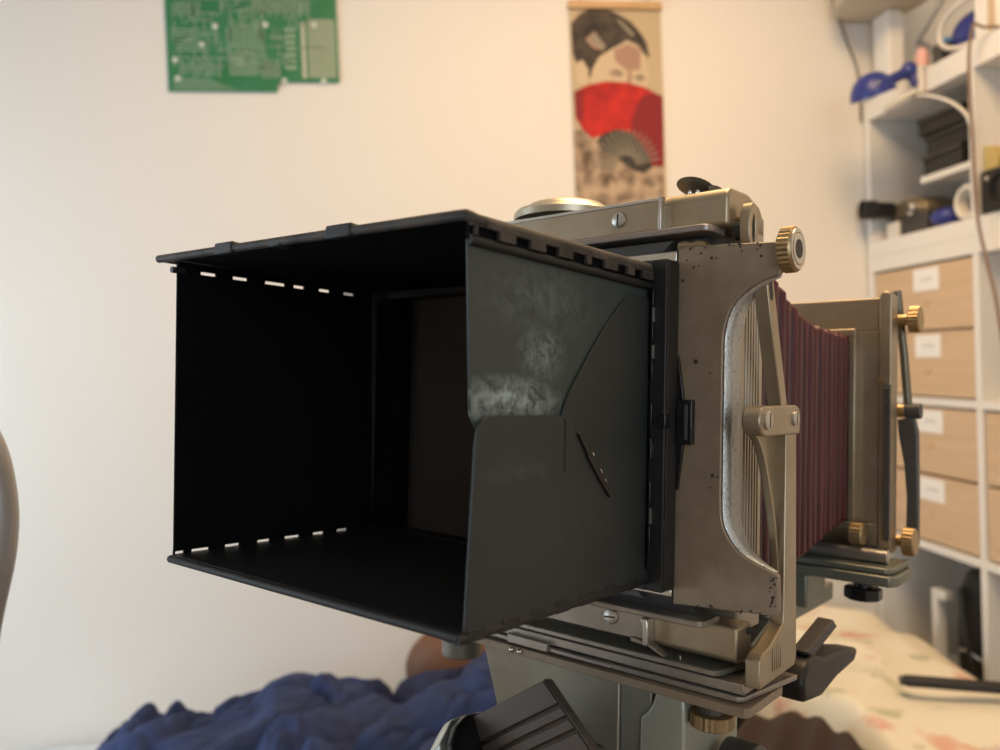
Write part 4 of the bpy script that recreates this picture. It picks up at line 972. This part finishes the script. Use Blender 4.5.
def floral(name):
    m = mat(name, (0.74, 0.69, 0.56), 0.85, bump=0.25, bscale=26); nt = m.node_tree; b = nt.nodes['Principled BSDF']
    tc = nt.nodes.new('ShaderNodeTexCoord'); prev = (0.74, 0.69, 0.56, 1); src = None
    for sc_, loc, th, colr in ((8.0, 0.0, .60, (0.60, 0.20, 0.15, 1)), (11.0, 5.0, .60, (0.34, 0.36, 0.22, 1)), (6.0, 9.0, .60, (0.48, 0.36, 0.36, 1))):
        mp = nt.nodes.new('ShaderNodeMapping'); mp.inputs['Location'].default_value = (loc, loc, loc); nt.links.new(tc.outputs['Object'], mp.inputs['Vector'])
        n = nt.nodes.new('ShaderNodeTexNoise'); n.inputs['Scale'].default_value = sc_; n.inputs['Detail'].default_value = 5; nt.links.new(mp.outputs['Vector'], n.inputs['Vector'])
        r = nt.nodes.new('ShaderNodeMapRange'); r.inputs[1].default_value = th; r.inputs[2].default_value = th + .07; r.inputs[4].default_value = .62; nt.links.new(n.outputs['Fac'], r.inputs[0])
        mx = nt.nodes.new('ShaderNodeMix'); mx.data_type = 'RGBA'; nt.links.new(r.outputs[0], mx.inputs[0])
        if src is None: mx.inputs[6].default_value = prev
        else: nt.links.new(src, mx.inputs[6])
        mx.inputs[7].default_value = colr; src = mx.outputs[2]
    nt.links.new(src, b.inputs['Base Color']); return m
o = cloth('floral_duvet', floral('floral_cream'), .69, 1.115, .96, 1.80, 90, 120, cream_z, .362, rnd=.06); tag(o, 'cream floral duvet spread on the right end of the bed', 'duvet')
def brown_z(x, y): return .588 + .009 * math.sin((x * .8 - y * .6) * 130 + 2.5 * noise.noise(Vector((x * 6, y * 6, 0)))) * .6 + .02 * noise.noise(Vector((x * 7, y * 7, 4))) - .25 * max(0, y - 1.15)
o = cloth('brown_blanket', mat('brown_fleece', (0.030, 0.016, 0.011), 0.9, bump=0.5, bscale=70), .435, .668, .95, 1.24, 80, 90, brown_z, .362, rnd=.05); tag(o, 'dark brown pleated blanket folded beside the floral duvet', 'blanket')
bm = BM(); ellipsoid(bm, (0, 0, .100), (.125, .065, .100), Matrix.Rotation(.15, 3, 'Y'), 28, 16); o = obj('brown_cushion', bm, mat('brown_leather', (0.155, 0.070, 0.035), 0.6, bump=0.2, bscale=40), smooth=True); o.location = (.130, 1.775, .362); tag(o, 'rounded brown cushion against the wall behind the navy duvet', 'cushion')
st = thing('remote_stick', 'long flat black remote lying on the floral duvet', 'remote', (.905, 1.235, .562), -.45)
quick('body', blk, st, lambda b: box(b, -.06, .13, -.012, .012, 0, .016), bevel=0.005)
quick('end_cap', graydark, st, lambda b: box(b, -.066, -.059, -.010, .010, .001, .014), bevel=0.003)

# ------------------------------------------------------------------ chair at the left edge
ch = thing('mesh_chair', 'grey blue mesh chair back cut by the left picture edge', 'chair', (-.505, .60, 0))
mesh_m = mat('blue_grey_mesh', (0.36, 0.42, 0.48), 0.7, bump=0.6, bscale=500)
frame_m = mat('chair_grey', (0.30, 0.30, 0.31), 0.35, metal=0.4)
def chback(b):
    tube(b, spline([(x, 0, z) for x, z in CH + [CH[0]]], 6), .011, 10)
CH = [(.15, .76), (.190, .84), (.206, .92), (.217, .98), (.229, 1.03), (.231, 1.07), (.222, 1.11), (.195, 1.14), (.14, 1.15), (0, 1.155), (-.14, 1.15), (-.205, 1.13), (-.231, 1.06), (-.206, .92), (-.19, .84), (-.15, .76), (0, .735)]
quick('back_frame', frame_m, ch, chback, smooth=True)
quick('back_mesh', mesh_m, ch, lambda b: prism(b, [(p.x, p.z) for p in spline([(x * .97, 0, .95 + (z - .95) * .97) for x, z in CH + [CH[0]]], 4)[:-1]], 'y', -.003, .003))
quick('seat', mesh_m, ch, lambda b: box(b, -.23, .23, -.46, -.03, .43, .48), bevel=0.02, seg=3)
quick('back_post', frame_m, ch, lambda b: box(b, -.03, .03, -.035, -.012, .44, .80), bevel=0.005)
quick('column', frame_m, ch, lambda b: cyl(b, (0, -.24, .07), (0, -.24, .44), .025))
for k in range(5):
    a = 2 * PI * k / 5 + .5
    quick('leg', frame_m, ch, lambda b: tube(b, [(0, -.24, .085), (math.cos(a) * .26, -.24 + math.sin(a) * .26, .06)], .016, 10))
    quick('caster', blk, ch, lambda b: cyl(b, (math.cos(a) * .26 - .015, -.24 + math.sin(a) * .26, .025), (math.cos(a) * .26 + .015, -.24 + math.sin(a) * .26, .025), .025, seg=16))
